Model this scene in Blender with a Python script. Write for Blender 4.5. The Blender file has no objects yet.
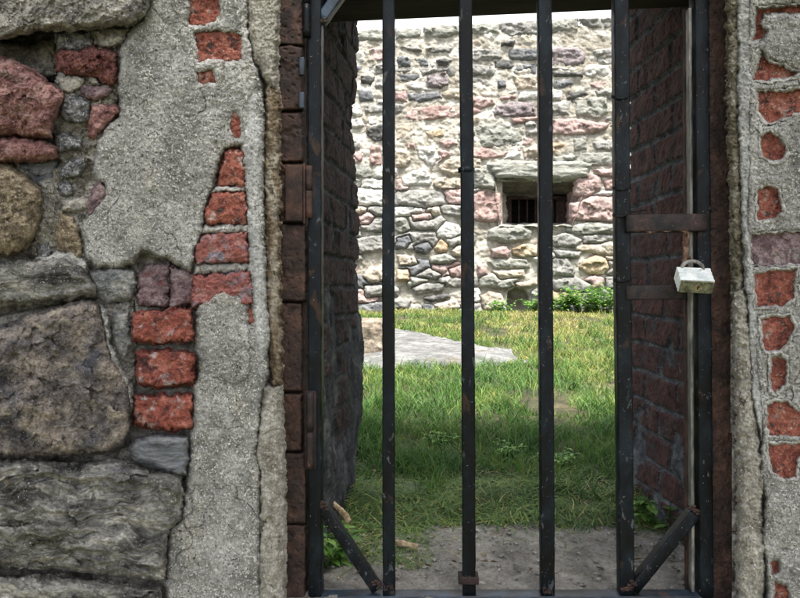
import bpy, math, random
import numpy as np
from mathutils import Vector, Matrix, Euler
random.seed(7)
R = math.radians
C = bpy.context.scene.collection
sc = bpy.context.scene
# ------------------------------------------------------------------ camera
FPX = 678.0                       # focal length in photo pixels (photo 800 x 598)
YAW, PITCH = math.atan(30/FPX), math.atan(11/FPX)
CAM = np.array([0.0, -1.1, 0.53])
cd = bpy.data.cameras.new('camera'); cam = bpy.data.objects.new('camera', cd); C.objects.link(cam)
cd.sensor_width = 36; cd.lens = FPX/800*36; cd.clip_end = 2000; cd.clip_start = 0.02
cam.location = CAM.tolist()
cam.rotation_euler = (math.pi/2-PITCH, 0, YAW)
sc.camera = cam
# ------------------------------------------------------------------ sky and sun
SUN_EL, SUN_AZ = 64.0, 18.0       # sun behind the camera, a little to the right
w = bpy.data.worlds.new('World'); sc.world = w; w.use_nodes = True
wt = w.node_tree; bg = wt.nodes['Background']
sky = wt.nodes.new('ShaderNodeTexSky'); sky.sky_type = 'NISHITA'; sky.sun_disc = False
sky.sun_elevation = R(SUN_EL); sky.sun_rotation = R(180-SUN_AZ)
sky.air_density = 1.0; sky.dust_density = 4.0; sky.ozone_density = 0.6
# thin white cloud over most of the sky, a little broken
tcw = wt.nodes.new('ShaderNodeTexCoord'); cn = wt.nodes.new('ShaderNodeTexNoise'); cn.inputs['Scale'].default_value = 1.6; cn.inputs['Detail'].default_value = 6
wt.links.new(tcw.outputs['Generated'], cn.inputs['Vector'])
cr = wt.nodes.new('ShaderNodeValToRGB'); cr.color_ramp.elements[0].position = .25; cr.color_ramp.elements[0].color = (.62, .62, .62, 1)
cr.color_ramp.elements[1].position = .6; cr.color_ramp.elements[1].color = (.92, .92, .92, 1); wt.links.new(cn.outputs['Fac'], cr.inputs[0])
cm_ = wt.nodes.new('ShaderNodeMix'); cm_.data_type = 'RGBA'; wt.links.new(cr.outputs[0], cm_.inputs[0]); wt.links.new(sky.outputs[0], cm_.inputs[6]); cm_.inputs[7].default_value = (4.3, 4.35, 4.45, 1)
wt.links.new(cm_.outputs[2], bg.inputs[0]); bg.inputs[1].default_value = 0.15
sd_ = bpy.data.lights.new('sun', 'SUN'); sd_.energy = 3.7; sd_.angle = R(15); sd_.color = (1, .955, .88)
sun = bpy.data.objects.new('sun', sd_); C.objects.link(sun)
sv = Vector((math.sin(R(SUN_AZ))*math.cos(R(SUN_EL)), -math.cos(R(SUN_AZ))*math.cos(R(SUN_EL)), math.sin(R(SUN_EL))))
sun.rotation_euler = sv.to_track_quat('Z', 'Y').to_euler()
vs = sc.view_settings
vs.view_transform = 'Standard'; vs.look = 'None'; vs.gamma = 1; vs.use_curve_mapping = False
vs.exposure = 1.75
# ------------------------------------------------------------------ geometry of the lens: photo pixel -> point on a plane y = Y
RM = np.array(Euler(cam.rotation_euler).to_matrix())
def P(px, py, Y):
    px = np.asarray(px, float); py = np.asarray(py, float)
    d = np.stack([(px-400)/FPX, (299-py)/FPX, -np.ones(np.broadcast(px, py).shape)], -1) if px.shape else np.array([(px-400)/FPX, (299-py)/FPX, -1.0])
    d = d @ RM.T
    t = (Y-CAM[1])/d[..., 1]
    return CAM + d*np.asarray(t)[..., None]
def V3(px, py, Y): return Vector(P(px, py, Y).tolist())
# ------------------------------------------------------------------ numpy noise
def _h(ix, iy, iz, s):
    n = (ix.astype(np.uint32)*np.uint32(374761393) + iy.astype(np.uint32)*np.uint32(668265263)
         + iz.astype(np.uint32)*np.uint32(2147483647) + np.uint32((s*974634777) & 0xffffffff))
    n = (n ^ (n >> np.uint32(13)))*np.uint32(1274126177)
    n = (n ^ (n >> np.uint32(16)))*np.uint32(2246822519)
    return n ^ (n >> np.uint32(15))
def noise(x, y, s=0):
    x = np.asarray(x, float)+1000.5; y = np.asarray(y, float)+1000.5
    ix = np.floor(x).astype(np.int64); iy = np.floor(y).astype(np.int64)
    fx = x-ix; fy = y-iy
    u = fx*fx*fx*(fx*(fx*6-15)+10); v = fy*fy*fy*(fy*(fy*6-15)+10)
    z0 = np.zeros_like(ix)
    def g(a, b):
        an = (_h(ix+a, iy+b, z0, s) & np.uint32(0xffff)).astype(float)*(2*math.pi/65536)
        return np.cos(an)*(fx-a)+np.sin(an)*(fy-b)
    n00, n10, n01, n11 = g(0, 0), g(1, 0), g(0, 1), g(1, 1)
    return ((n00*(1-u)+n10*u)*(1-v)+(n01*(1-u)+n11*u)*v)*1.5
def fbm(x, y, s=0, o=4, g=.5):
    r = 0; a = 1
    for i in range(o):
        r = r+a*noise(x, y, s+i*17); x = x*2.03+3.1; y = y*2.03+1.7; a *= g
    return r
def ridged(x, y, s=0, o=4, g=.5):
    r = 0; a = 1
    for i in range(o):
        r = r+a*(1-np.abs(noise(x, y, s+i*13))*2); x = x*2.1+2.3; y = y*2.1+5.1; a *= g
    return r-1
def worley(x, y, s=0):
    """F1, F2, id-hash and offset of nearest feature point"""
    ix = np.floor(x).astype(np.int64); iy = np.floor(y).astype(np.int64)
    f1 = np.full(x.shape, 9.); f2 = np.full(x.shape, 9.); idh = np.zeros(x.shape, np.uint32)
    ox = np.zeros(x.shape); oy = np.zeros(x.shape); z0 = np.zeros_like(ix)
    for a in (-1, 0, 1):
        for b in (-1, 0, 1):
            h = _h(ix+a+500, iy+b+500, z0, s)
            cx = ix+a+(h & np.uint32(1023)).astype(float)/1023; cy = iy+b+((h >> np.uint32(10)) & np.uint32(1023)).astype(float)/1023
            d = np.hypot(x-cx, y-cy)
            near = d < f1
            f2 = np.where(near, f1, np.minimum(f2, d)); f1 = np.where(near, d, f1)
            idh = np.where(near, h, idh); ox = np.where(near, x-cx, ox); oy = np.where(near, y-cy, oy)
    return f1, f2, idh, ox, oy
def facets(x, y, s=0):
    wx = x+.25*fbm(x*1.5, y*1.5, s+5, 3); wy = y+.25*fbm(x*1.5, y*1.5, s+9, 3)
    f1, f2, h, ox, oy = worley(wx, wy, s)
    a = ((h >> np.uint32(3)) & np.uint32(255)).astype(float)/255-.5
    b = ((h >> np.uint32(11)) & np.uint32(255)).astype(float)/255-.5
    c = ((h >> np.uint32(19)) & np.uint32(255)).astype(float)/255-.5
    return c*.8+a*ox*1.6+b*oy*1.6
def sdist(poly, x, y):
    """signed distance to a polygon, positive inside"""
    d = np.full(x.shape, 1e9); ins = np.zeros(x.shape, bool)
    n = len(poly)
    for i in range(n):
        ax, ay = poly[i]; bx, by = poly[(i+1) % n]
        ex, ey = bx-ax, by-ay; L = ex*ex+ey*ey+1e-9
        t = np.clip(((x-ax)*ex+(y-ay)*ey)/L, 0, 1)
        d = np.minimum(d, np.hypot(x-ax-t*ex, y-ay-t*ey))
        if abs(ey) > 1e-9:
            c = ((ay > y) != (by > y)) & (x < (bx-ax)*(y-ay)/ey+ax)
            ins ^= c
    return np.where(ins, d, -d)
# ------------------------------------------------------------------ objects and tags
def tag(o, label=None, cat=None, group=None, kind=None):
    if label: o['label'] = label
    if cat: o['category'] = cat
    if group: o['group'] = group
    if kind: o['kind'] = kind
    return o
def thing(name, loc, label, cat, group=None, kind=None):
    o = bpy.data.objects.new(name, None); C.objects.link(o); o.location = tuple(float(v) for v in loc); o.empty_display_size = .05
    return tag(o, label, cat, group, kind)
def link(name, me, mats, parent=None):
    o = bpy.data.objects.new(name, me); C.objects.link(o)
    for m in (mats if isinstance(mats, (list, tuple)) else [mats]): me.materials.append(m)
    if parent:
        o.parent = parent
        p = parent
        off = Vector((0, 0, 0))
        while p: off += p.location; p = p.parent
        o.location = -off
    return o
def raw_mesh(name, co, faces, smooth=True, mi=None):
    """faces: (n,k) int array"""
    me = bpy.data.meshes.new(name)
    faces = np.asarray(faces, np.int32); n, k = faces.shape
    me.vertices.add(len(co)); me.vertices.foreach_set('co', np.asarray(co, np.float32).ravel())
    me.loops.add(n*k); me.loops.foreach_set('vertex_index', faces.ravel())
    me.polygons.add(n); me.polygons.foreach_set('loop_start', np.arange(0, n*k, k, dtype=np.int32))
    me.polygons.foreach_set('loop_total', np.full(n, k, np.int32))
    me.polygons.foreach_set('use_smooth', np.full(n, smooth, bool))
    if mi is not None: me.polygons.foreach_set('material_index', np.asarray(mi, np.int32))
    me.update(calc_edges=True)
    return me
def grid_mesh(name, X, Y, Z, mask=None, flip=False, cellmat=None):
    h, w_ = X.shape
    idx = np.arange(h*w_).reshape(h, w_)
    a, b, c, d = idx[:-1, :-1], idx[:-1, 1:], idx[1:, 1:], idx[1:, :-1]
    if mask is None: mask = np.ones(X.shape, bool)
    ok = mask[:-1, :-1] & mask[:-1, 1:] & mask[1:, 1:] & mask[1:, :-1]
    f = np.stack([a[ok], d[ok], c[ok], b[ok]], -1) if not flip else np.stack([a[ok], b[ok], c[ok], d[ok]], -1)
    used = np.zeros(h*w_, bool); used[f.ravel()] = True
    rem = np.cumsum(used)-1
    co = np.stack([X.ravel(), Y.ravel(), Z.ravel()], -1)[used]
    mi = None
    if cellmat is not None: mi = cellmat[:-1, :-1][ok]
    return raw_mesh(name, co, rem[f], True, mi)
# ------------------------------------------------------------------ materials
def N(t, typ, **k):
    n = t.nodes.new(typ)
    for a, v in k.items(): setattr(n, a, v)
    return n
def mixc(t, fac, a, b, mode='MIX'):
    m = N(t, 'ShaderNodeMix', data_type='RGBA', blend_type=mode)
    for i, v in ((0, fac), (6, a), (7, b)):
        if hasattr(v, 'links') or isinstance(v, bpy.types.NodeSocket): t.links.new(v, m.inputs[i])
        else: m.inputs[i].default_value = v if i == 0 else (*v, 1)
    return m.outputs[2]
def tnoise(t, vec, scale, detail=6, rough=.6, dist=0):
    n = N(t, 'ShaderNodeTexNoise'); n.inputs['Scale'].default_value = scale; n.inputs['Detail'].default_value = detail
    n.inputs['Roughness'].default_value = rough; n.inputs['Distortion'].default_value = dist
    t.links.new(vec, n.inputs['Vector']); return n.outputs['Fac']
def ramp(t, fac, stops):
    r = N(t, 'ShaderNodeValToRGB'); t.links.new(fac, r.inputs[0]); e = r.color_ramp.elements
    while len(e) < len(stops): e.new(.5)
    for el, (p, c) in zip(e, stops):
        el.position = p; el.color = (c, c, c, 1) if not isinstance(c, tuple) else (*c, 1)
    return r.outputs[0]
def mat(name, cols, scale=30, stretch=(1, 1, 1), rough=.9, contrast=.13, patches=(), speck=(), fine=.5, fscale=None,
        bump=.9, bscale=200, bdist=.004, spec=.3, metallic=0, voff=0.0, rot=0.0):
    m = bpy.data.materials.new(name); m.use_nodes = True; t = m.node_tree; b = t.nodes['Principled BSDF']
    tc = N(t, 'ShaderNodeTexCoord'); mp = N(t, 'ShaderNodeMapping'); mp.inputs['Scale'].default_value = stretch
    mp.inputs['Location'].default_value = (voff, voff*.7, voff*1.3); mp.inputs['Rotation'].default_value = (0, rot, 0)
    t.links.new(tc.outputs['Object'], mp.inputs[0]); v = mp.outputs[0]
    n = tnoise(t, v, scale, 7, .62, .35)
    k = len(cols); lo, hi = .5-contrast, .5+contrast
    col = ramp(t, n, [(lo+(hi-lo)*i/max(1, k-1), c) for i, c in enumerate(cols)])
    for (c, th, s, soft) in patches:
        f = ramp(t, tnoise(t, v, s, 6, .6, .5), [(th, 0.0), (min(1, th+soft), 1.0)])
        col = mixc(t, f, col, c)
    f = tnoise(t, v, fscale or scale*9, 5, .7)
    g = ramp(t, f, [(.25, 1-fine), (.75, 1+fine)])
    col = mixc(t, 1.0, col, g, 'MULTIPLY')
    g2 = ramp(t, tnoise(t, v, (fscale or scale*9)*.35, 4, .65, .4), [(.3, 1-fine*.75), (.7, 1+fine*.55)])
    col = mixc(t, 1.0, col, g2, 'MULTIPLY')
    for (c, th, s) in speck:
        f = ramp(t, tnoise(t, tc.outputs['Object'], s, 2, .5), [(th, 0.0), (th+.05, 1.0)])
        fm_ = ramp(t, tnoise(t, tc.outputs['Object'], 21+s*.02, 3, .6), [(.38, .30), (.58, 1.0)])
        f = mixc(t, 1.0, f, fm_, 'MULTIPLY')
        col = mixc(t, f, col, c)
    t.links.new(col, b.inputs['Base Color'])
    b.inputs['Roughness'].default_value = rough; b.inputs['Specular IOR Level'].default_value = spec; b.inputs['Metallic'].default_value = metallic
    if bump:
        bp = N(t, 'ShaderNodeBump'); bp.inputs['Strength'].default_value = bump; bp.inputs['Distance'].default_value = bdist
        t.links.new(tnoise(t, v, bscale, 6, .7), bp.inputs['Height']); t.links.new(bp.outputs[0], b.inputs['Normal'])
    return m
M = {}
LIME = (.50, .48, .43); SOOT = (.03, .028, .027)
def rockmat(key, cols, **k):
    M[key] = mat(key, cols, **k); return M[key]
DK = (.06, .06, .058); PALE = (.42, .41, .37)
rockmat('granite_grey', [(.10, .097, .09), (.24, .23, .205), (.39, .375, .335)], scale=38, patches=[((.30, .25, .15), .56, 14, .12), ((.075, .07, .085), .60, 9, .1)], speck=[((.5, .48, .42), 0.63, 315), (DK, 0.64, 270)])
rockmat('pink_rock', [(.13, .06, .058), (.25, .125, .115), (.38, .23, .21)], scale=34, patches=[((.30, .24, .21), .60, 20, .14), ((.13, .055, .065), .6, 12, .12)], speck=[((.46, .36, .33), 0.63, 285)])
rockmat('dark_red_rock', [(.07, .03, .03), (.17, .062, .056), (.27, .12, .10)], scale=60, patches=[(DK, .6, 60, .08)], speck=[((.36, .25, .22), 0.64, 285)])
rockmat('tan_rock', [(.09, .07, .05), (.22, .175, .12), (.36, .30, .215)], scale=50, patches=[((.05, .042, .036), .60, 60, .07)], speck=[((.46, .40, .28), 0.61, 300)])
rockmat('purple_rock', [(.10, .07, .08), (.20, .135, .145), (.32, .24, .24)], scale=70, patches=[(PALE, .66, 60, .08)])
rockmat('black_grey_rock', [(.045, .047, .052), (.15, .155, .165), (.33, .33, .33)], scale=90, speck=[((.48, .48, .46), 0.61, 315), (DK, 0.61, 225)])
rockmat('pale_rock', [(.22, .21, .19), (.36, .34, .30), (.46, .44, .39)], scale=60)
rockmat('boulder_brown', [(.05, .046, .05), (.165, .145, .132), (.34, .29, .24)], scale=17, stretch=(1, 1, 1.4), rot=.5, contrast=.15,
        patches=[((.07, .072, .088), .54, 8, .14), ((.11, .105, .075), .63, 12, .12), ((.36, .30, .22), .64, 16, .1)], speck=[((.40, .38, .35), 0.65, 285)], fine=.6)
rockmat('layered_rock', [(.045, .045, .043), (.19, .185, .17), (.40, .385, .35)], scale=20, stretch=(.85, 1, 1.4), rot=-.08, contrast=.14,
        patches=[((.07, .072, .05), .58, 10, .12), ((.10, .095, .12), .62, 8, .1), ((.28, .20, .12), .67, 14, .08)], speck=[((.46, .44, .40), 0.64, 300)], fine=.6)
rockmat('slate_rock', [(.09, .10, .115), (.19, .20, .215), (.31, .32, .32)], scale=24, stretch=(.6, 1, 4), contrast=.2, fine=.3)
rockmat('blue_grey_rock', [(.12, .13, .135), (.23, .235, .23), (.36, .36, .34)], scale=50)
BR = dict(scale=55, contrast=.18, fine=.55, bscale=230, bdist=.004)
rockmat('brick_red', [(.11, .033, .028), (.26, .074, .052), (.37, .155, .12)], patches=[((.33, .27, .27), .56, 42, .1), ((.05, .022, .024), .55, 38, .1)], speck=[((.52, .42, .38), .71, 330)], **BR)
rockmat('brick_orange', [(.12, .04, .032), (.27, .085, .06), (.37, .17, .125)], patches=[((.07, .04, .038), .57, 60, .07), ((.34, .27, .25), .60, 55, .07)], speck=[((.42, .36, .32), .64, 300)], **BR)
rockmat('brick_purple', [(.12, .06, .065), (.26, .085, .07), (.34, .20, .18)], patches=[((.21, .19, .23), .52, 34, .12), ((.06, .045, .045), .63, 70, .07)], **BR)
rockmat('brick_grey', [(.07, .052, .058), (.18, .12, .13), (.31, .26, .26)], patches=[((.30, .29, .28), .60, 40, .1), ((.15, .05, .05), .6, 50, .08)], **BR)
rockmat('mortar', [(.11, .10, .09), (.24, .23, .205), (.40, .385, .35)], scale=45, patches=[((.07, .062, .055), .60, 30, .1), ((.45, .42, .36), .63, 26, .08)], speck=[((.5, .48, .43), 0.63, 300), (DK, 0.63, 247)], fine=.4)
rockmat('mortar_pale', [(.14, .13, .11), (.28, .265, .235), (.44, .425, .39)], scale=45, fine=.55, patches=[((.08, .072, .065), .58, 38, .1), ((.50, .47, .42), .62, 26, .08), ((.30, .20, .16), .66, 30, .08)], speck=[((.55, .53, .48), .62, 300)])
PL = dict(scale=16, contrast=.13, fine=.48, fscale=230, bump=1.0, bscale=300, bdist=.004)
rockmat('plaster', [(.19, .19, .178), (.28, .28, .265), (.385, .384, .368)], speck=[((.66, .65, .61), .585, 330), ((.05, .047, .04), .60, 270), ((.56, .55, .52), .62, 190)], patches=[((.34, .32, .27), .57, 14, .16), ((.13, .13, .12), .60, 9, .16), ((.46, .46, .45), .62, 11, .14)], **PL)
M['plaster'].name = 'plaster'
rockmat('plaster_light', [(.28, .285, .28), (.39, .395, .39), (.50, .505, .50)], speck=[((.14, .13, .11), .61, 260), ((.6, .6, .58), .61, 330)], patches=[((.22, .205, .17), .60, 18, .1), ((.53, .53, .52), .62, 24, .08)], **PL)
rockmat('cement_strip', [(.15, .135, .11), (.30, .285, .245), (.45, .43, .385)], scale=40, stretch=(1, 1, .6), contrast=.2, fine=.4, patches=[((.09, .075, .055), .61, 45, .07)], speck=[((.53, .51, .47), 0.61, 285)])
rockmat('stained_edge', [(.07, .05, .033), (.17, .13, .085), (.34, .31, .26)], scale=40, stretch=(1, 1, .35), contrast=.18, fine=.4, patches=[((.30, .28, .23), .60, 40, .08), ((.05, .035, .02), .63, 40, .08)])
rockmat('lichen_edge', [(.08, .068, .045), (.19, .17, .12), (.40, .38, .33)], scale=55, stretch=(1, 1, .7), contrast=.2, fine=.45, patches=[((.045, .035, .022), .60, 45, .08)])
rockmat('lime', [(.27, .265, .25), (.40, .395, .375), (.52, .515, .495)], scale=45, fine=.4, patches=[((.20, .185, .155), .57, 40, .1)], speck=[((.10, .09, .08), .62, 260)])
M['rust'] = mat('rust', [(.016, .010, .009), (.034, .019, .015), (.066, .034, .025)], scale=28, rough=.8, patches=[((.10, .045, .028), .67, 40, .08)], fine=.4, bump=.7, bscale=300, bdist=.0012, spec=.35)
M['rust_side'] = mat('rust_side', [(.03, .016, .011), (.065, .034, .02), (.12, .065, .035)], scale=30, stretch=(1, 1, .4), rough=.85, fine=.45, bump=.6, bscale=260, bdist=.001)
M['red_primer'] = mat('red_primer', [(.008, .007, .008), (.016, .012, .012), (.034, .018, .016)], scale=45, rough=.55, patches=[((.09, .05, .035), .62, 45, .06), ((.10, .10, .10), .68, 80, .03)], fine=.5, bump=.9, bscale=250, bdist=.0015)
M['black_paint'] = mat('black_paint', [(.002, .0025, .003), (.0035, .0055, .008), (.008, .013, .018)], scale=20, stretch=(1, 1, .5), rough=.42,
        patches=[((.05, .056, .06), .64, 70, .03), ((.03, .018, .013), .60, 38, .08), ((.085, .045, .028), .69, 45, .05)], speck=[((.16, .16, .15), .70, 260)], fine=.3, bump=.55, bscale=160, bdist=.0015, spec=.15)
M['sky_tinted_paint'] = mat('sky_tinted_paint', [(.008, .012, .019), (.016, .026, .042), (.03, .05, .08)], scale=20, rough=.36, patches=[((.06, .035, .028), .62, 26, .06), ((.10, .12, .14), .69, 60, .03)], fine=.3, bump=.4, bscale=160, bdist=.001, spec=.4)  # blue-black gate paint with the blue reflected from the sky put into its colour
M['bare_steel'] = mat('bare_steel', [(.09, .09, .085), (.16, .155, .145), (.25, .24, .22)], scale=30, stretch=(1, 1, .3), rough=.5, patches=[((.05, .04, .03), .6, 40, .08)], metallic=.2, bump=.2)
M['dark_timber'] = mat('dark_timber', [(.010, .008, .007), (.018, .014, .012), (.030, .022, .018)], scale=20, stretch=(.25, 1, 2.5), rough=.85, fine=.3)
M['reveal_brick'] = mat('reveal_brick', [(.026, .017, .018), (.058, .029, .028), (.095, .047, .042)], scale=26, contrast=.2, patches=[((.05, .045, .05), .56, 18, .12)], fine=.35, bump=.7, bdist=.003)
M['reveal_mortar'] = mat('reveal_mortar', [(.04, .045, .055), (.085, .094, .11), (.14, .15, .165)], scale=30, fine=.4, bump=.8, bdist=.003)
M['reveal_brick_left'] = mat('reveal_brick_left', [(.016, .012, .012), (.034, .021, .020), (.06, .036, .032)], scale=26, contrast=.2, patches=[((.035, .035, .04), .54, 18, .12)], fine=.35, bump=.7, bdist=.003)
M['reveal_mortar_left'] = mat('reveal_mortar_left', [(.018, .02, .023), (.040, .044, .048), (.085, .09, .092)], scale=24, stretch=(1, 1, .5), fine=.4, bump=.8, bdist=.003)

def ext(poly, f=1.0): return poly
# ------------------------------------------------------------------ heightfield patches on the front wall
YW = 0.0
def patch(name, polys, material, parent, base=0, bulge=.012, e=8, style='rock', holes=(), step=.72, Y=YW, warp=1.6, seed=None, lf=.004, det=.0016, fac=.004, fs=22, margin=3.0, drop=.007, tilt=(0, 0), label=None):
    """A stone, brick or sheet of plaster: real relief between an outline and the mortar behind it. Sizes along the wall in photo pixels (1.6 mm each)."""
    global _seed
    if seed is None: _seed += 1; seed = _seed
    if isinstance(polys[0][0], (int, float)): polys = [polys]
    xs = [p[0] for q in polys for p in q]; ys = [p[1] for q in polys for p in q]
    x0, x1, y0, y1 = min(xs)-margin-2, max(xs)+margin+2, min(ys)-margin-2, max(ys)+margin+2
    U, V = np.meshgrid(np.arange(x0, x1+step, step), np.arange(y0, y1+step, step))
    WU = U+warp*fbm(U/9, V/9, seed+100, 4, .6); WV = V+warp*fbm(U/9, V/9, seed+200, 4, .6)
    d = np.full(U.shape, -1e9)
    for q in polys: d = np.maximum(d, sdist(q, WU, WV))
    for q in holes: d = np.minimum(d, -sdist(q, WU, WV))
    t = np.clip(d/e, 0, 1); prof = np.sqrt(np.maximum(0, 1-(1-t)**2))
    cx, cy = sum(xs)/len(xs), sum(ys)/len(ys)
    h = base+bulge*prof+tilt[0]*(U-cx)+tilt[1]*(V-cy)
    if style == 'rock':
        h = h+lf*fbm(U/45, V/45, seed, 3)+fac*1.3*facets(U/fs, V/fs*1.15, seed+3)*np.clip(t*1.5, .2, 1)
        h = h+det*1.2*fbm(U/6, V/6, seed+7, 5, .68)+det*ridged(U/14, V/10, seed+11, 5, .6)+fac*.6*facets(U/9, V/8, seed+23)*np.clip(t*1.5, 0, 1)
    elif style == 'layer':
        yy = V+9*fbm(U/60, V/50, seed, 3)-.06*U
        h = h+lf*fbm(U/80, yy/18, seed, 3)+fac*.8*ridged(U/65, yy/20, seed+3, 3, .5)+fac*.9*facets(U/42, yy/15, seed+21)
        h = h+det*fbm(U/9, yy/5, seed+7, 5, .66)+det*.7*ridged(U/16, yy/9, seed+13, 4, .55)
    elif style == 'brick':
        pit = np.clip(noise(U/7, V/7, seed+5)-.25, 0, 1)
        h = h+lf*.8*fbm(U/18, V/14, seed, 3)-.005*pit+det*fbm(U/4, V/4, seed+7, 4, .62)+fac*.5*facets(U/14, V/12, seed+3)
    else:  # plaster
        h = h+lf*fbm(U/70, V/70, seed, 3)+det*fbm(U/5, V/5, seed+7, 4, .72)+det*.8*np.clip(noise(U/2.6, V/2.6, seed+9), 0, 1)
        h = h-.006*np.clip(fbm(U/22, V/22, seed+31, 3)-.30, 0, .5)-.007*np.clip(noise(U/4.5, V/4.5, seed+33)-.42, 0, 1)
        ck = fbm(U/110, V/130, seed+41, 4, .45); gate_ = np.clip(noise(U/75, V/75, seed+43)*3+.1, 0, 1)
        h = h-.006*np.clip(1-np.abs(ck)/.008, 0, 1)*gate_*(name == 'render_coat')
    h = h+np.where(d < 0, d*drop, 0)
    co = P(U, V, Y-h)
    mask = d > -margin
    me = grid_mesh(name, co[..., 0], co[..., 1], co[..., 2], mask)
    o = link(name, me, material, parent)
    if label: o['label'] = label
    return o
_seed = 10

# ================================================================== FRONT WALL
front = thing('masonry_wall', (0, .3, -.9), 'shaded rubble stone and brick wall with crumbling cement render, around the barred gateway', 'wall')
PLASTER_L = [(158, -60), (152, -8), (146, 12), (143, 20), (133, 30), (122, 48), (120, 62), (119, 86), (121, 102), (119, 116), (106, 127), (98, 143), (97, 156), (93, 172), (104, 184), (104, 196), (97, 207), (88, 216), (80, 226), (84, 240), (87, 258), (97, 266), (118, 267), (132, 262), (143, 249), (155, 256), (168, 258), (183, 267),
             (191, 271), (193, 262), (197, 245), (203, 232), (204, 215), (208, 196), (214, 184), (217, 166), (225, 149), (241, 145), (247, 158), (244, 185), (250, 205), (250, 230), (252, 262), (254, 290), (252, 306), (240, 296), (222, 290), (206, 300), (201, 312), (196, 326), (197, 345), (200, 372), (194, 385), (192, 425), (190, 460), (184, 500), (181, 520), (169, 530), (167, 560), (166, 640), (166, 900), (262, 900), (262, 640), (260, 470), (256, 455), (262, 400), (268, 370), (266, 300), (263, 200), (264, 110), (258, 70), (246, 52), (243, 30), (246, -60)]
HL = [[(190, -4), (218, -4), (219, 10), (217, 20), (200, 25), (190, 25)],
      [(195, 33), (220, 31), (241, 35), (242, 60), (230, 61), (214, 58), (199, 62)],
      [(197, 72), (213, 70), (215, 83), (198, 84)],
      [(235, 112), (239, 124), (239, 136), (235, 138), (232, 124)],
      [(248, 306), (256, 307), (255, 318), (250, 324)]]
patch('render_coat', PLASTER_L, M['plaster'], front, base=-.014, bulge=.016, e=5, style='plaster', holes=HL, warp=1.5, lf=.004, det=.0011, label='grey sandy cement render left of the gate')
def brick(poly, m, base=-.016, bulge=.011, e=4, name='brick', **k):
    return patch(name, poly, M[m], front, base=base, bulge=bulge, e=e, style='brick', warp=2.3, lf=.004, det=.0014, fac=.004, **k)
def grow(poly, k):
    cx = sum(p[0] for p in poly)/len(poly); cy = sum(p[1] for p in poly)/len(poly); out = []
    for x, y in poly:
        L = math.hypot(x-cx, y-cy)+1e-6; out.append((x+(x-cx)/L*k, y+(y-cy)/L*k))
    return out
def rect(x0, y0, x1, y1): return [(x0, y0), (x1, y0), (x1, y1), (x0, y1)]
# exposed brick column, left jamb
brick(rect(186, -10, 222, 27), 'brick_orange'); brick(rect(192, 30, 245, 64), 'brick_orange'); brick(rect(193, 68, 219, 87), 'brick_orange')
brick(rect(228, 108, 243, 141), 'brick_orange')
brick([(226, 150), (243, 150), (247, 172), (243, 187), (217, 187), (220, 172)], 'brick_orange', base=-.014, bulge=.013, label='broken tapering brick at the top of the exposed brick column')
brick([(211, 193), (245, 191), (247, 205), (247, 224), (206, 224), (205, 212)], 'brick_orange', base=-.012, bulge=.014)
brick([(201, 235), (247, 232), (250, 262), (196, 264), (195, 252)], 'brick_purple', base=-.010, bulge=.014)
brick([(194, 276), (251, 271), (253, 305), (191, 306)], 'brick_purple', base=-.009, bulge=.014)
brick(rect(245, 303, 259, 328), 'brick_orange')
brick([(134, 313), (190, 311), (193, 340), (158, 342), (134, 340)], 'brick_red', base=-.006, bulge=.016, e=3)
brick([(138, 353), (165, 350), (193, 353), (194, 384), (160, 387), (137, 383)], 'brick_red', base=-.006, bulge=.016, e=3)
brick([(135, 396), (192, 395), (193, 427), (170, 430), (135, 424)], 'brick_red', base=-.006, bulge=.017, e=3)
brick([(138, 276), (146, 266), (168, 264), (167, 306), (139, 306)], 'brick_grey', base=-.022, bulge=.010, e=6)
brick([(170, 266), (190, 270), (194, 276), (193, 304), (170, 306)], 'brick_grey', base=-.022, bulge=.009, e=6)
def stone(poly, m, base=-.012, bulge=.02, e=10, style='rock', **k):
    return patch('stone', poly, M[m], front, base=base, bulge=bulge, e=e, style=style, **k)
stone([(-60, -60), (156, -60), (154, -10), (147, 8), (141, 18), (133, 23), (118, 25), (100, 27), (80, 29), (60, 29), (40, 29), (22, 33), (0, 38), (-30, 40), (-60, 36)], 'granite_grey', base=.004, bulge=.026, e=9, fac=.007, fs=40, lf=.008, det=.002, label='long speckled grey stone along the top left')
stone([(-30, 44), (0, 44), (30, 48), (57, 40), (60, 78), (40, 76), (0, 66), (-30, 62)], 'granite_grey', base=-.085, bulge=.02, e=12, label='dark stone deep inside the open joint')
stone([(57, 34), (75, 31), (91, 33), (93, 48), (75, 52), (58, 49)], 'black_grey_rock', base=-.03, bulge=.012, e=6)
stone([(93, 31), (110, 28), (130, 27), (122, 45), (105, 48), (94, 46)], 'granite_grey', base=-.028, bulge=.016, e=6)
stone([(57, 56), (62, 50), (80, 52), (90, 46), (105, 49), (117, 54), (119, 80), (114, 87), (103, 84), (95, 77), (83, 76), (65, 75), (58, 70)], 'dark_red_rock', base=-.022, bulge=.026, e=8, fac=.008, fs=16, det=.0026, label='dark red pitted stone')
stone([(59, 78), (72, 75), (86, 79), (84, 86), (70, 94), (61, 93)], 'pale_rock', base=-.022, bulge=.014, e=6)
stone([(88, 77), (97, 77), (99, 85), (90, 86)], 'pale_rock', base=-.024, bulge=.012, e=4)
stone([(79, 88), (84, 85), (100, 86), (113, 88), (110, 96), (95, 101), (84, 99)], 'purple_rock', base=-.020, bulge=.020, e=7)
stone([(62, 98), (70, 95), (82, 96), (90, 104), (89, 120), (82, 124), (66, 121), (60, 112)], 'black_grey_rock', base=-.020, bulge=.020, e=8)
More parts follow.
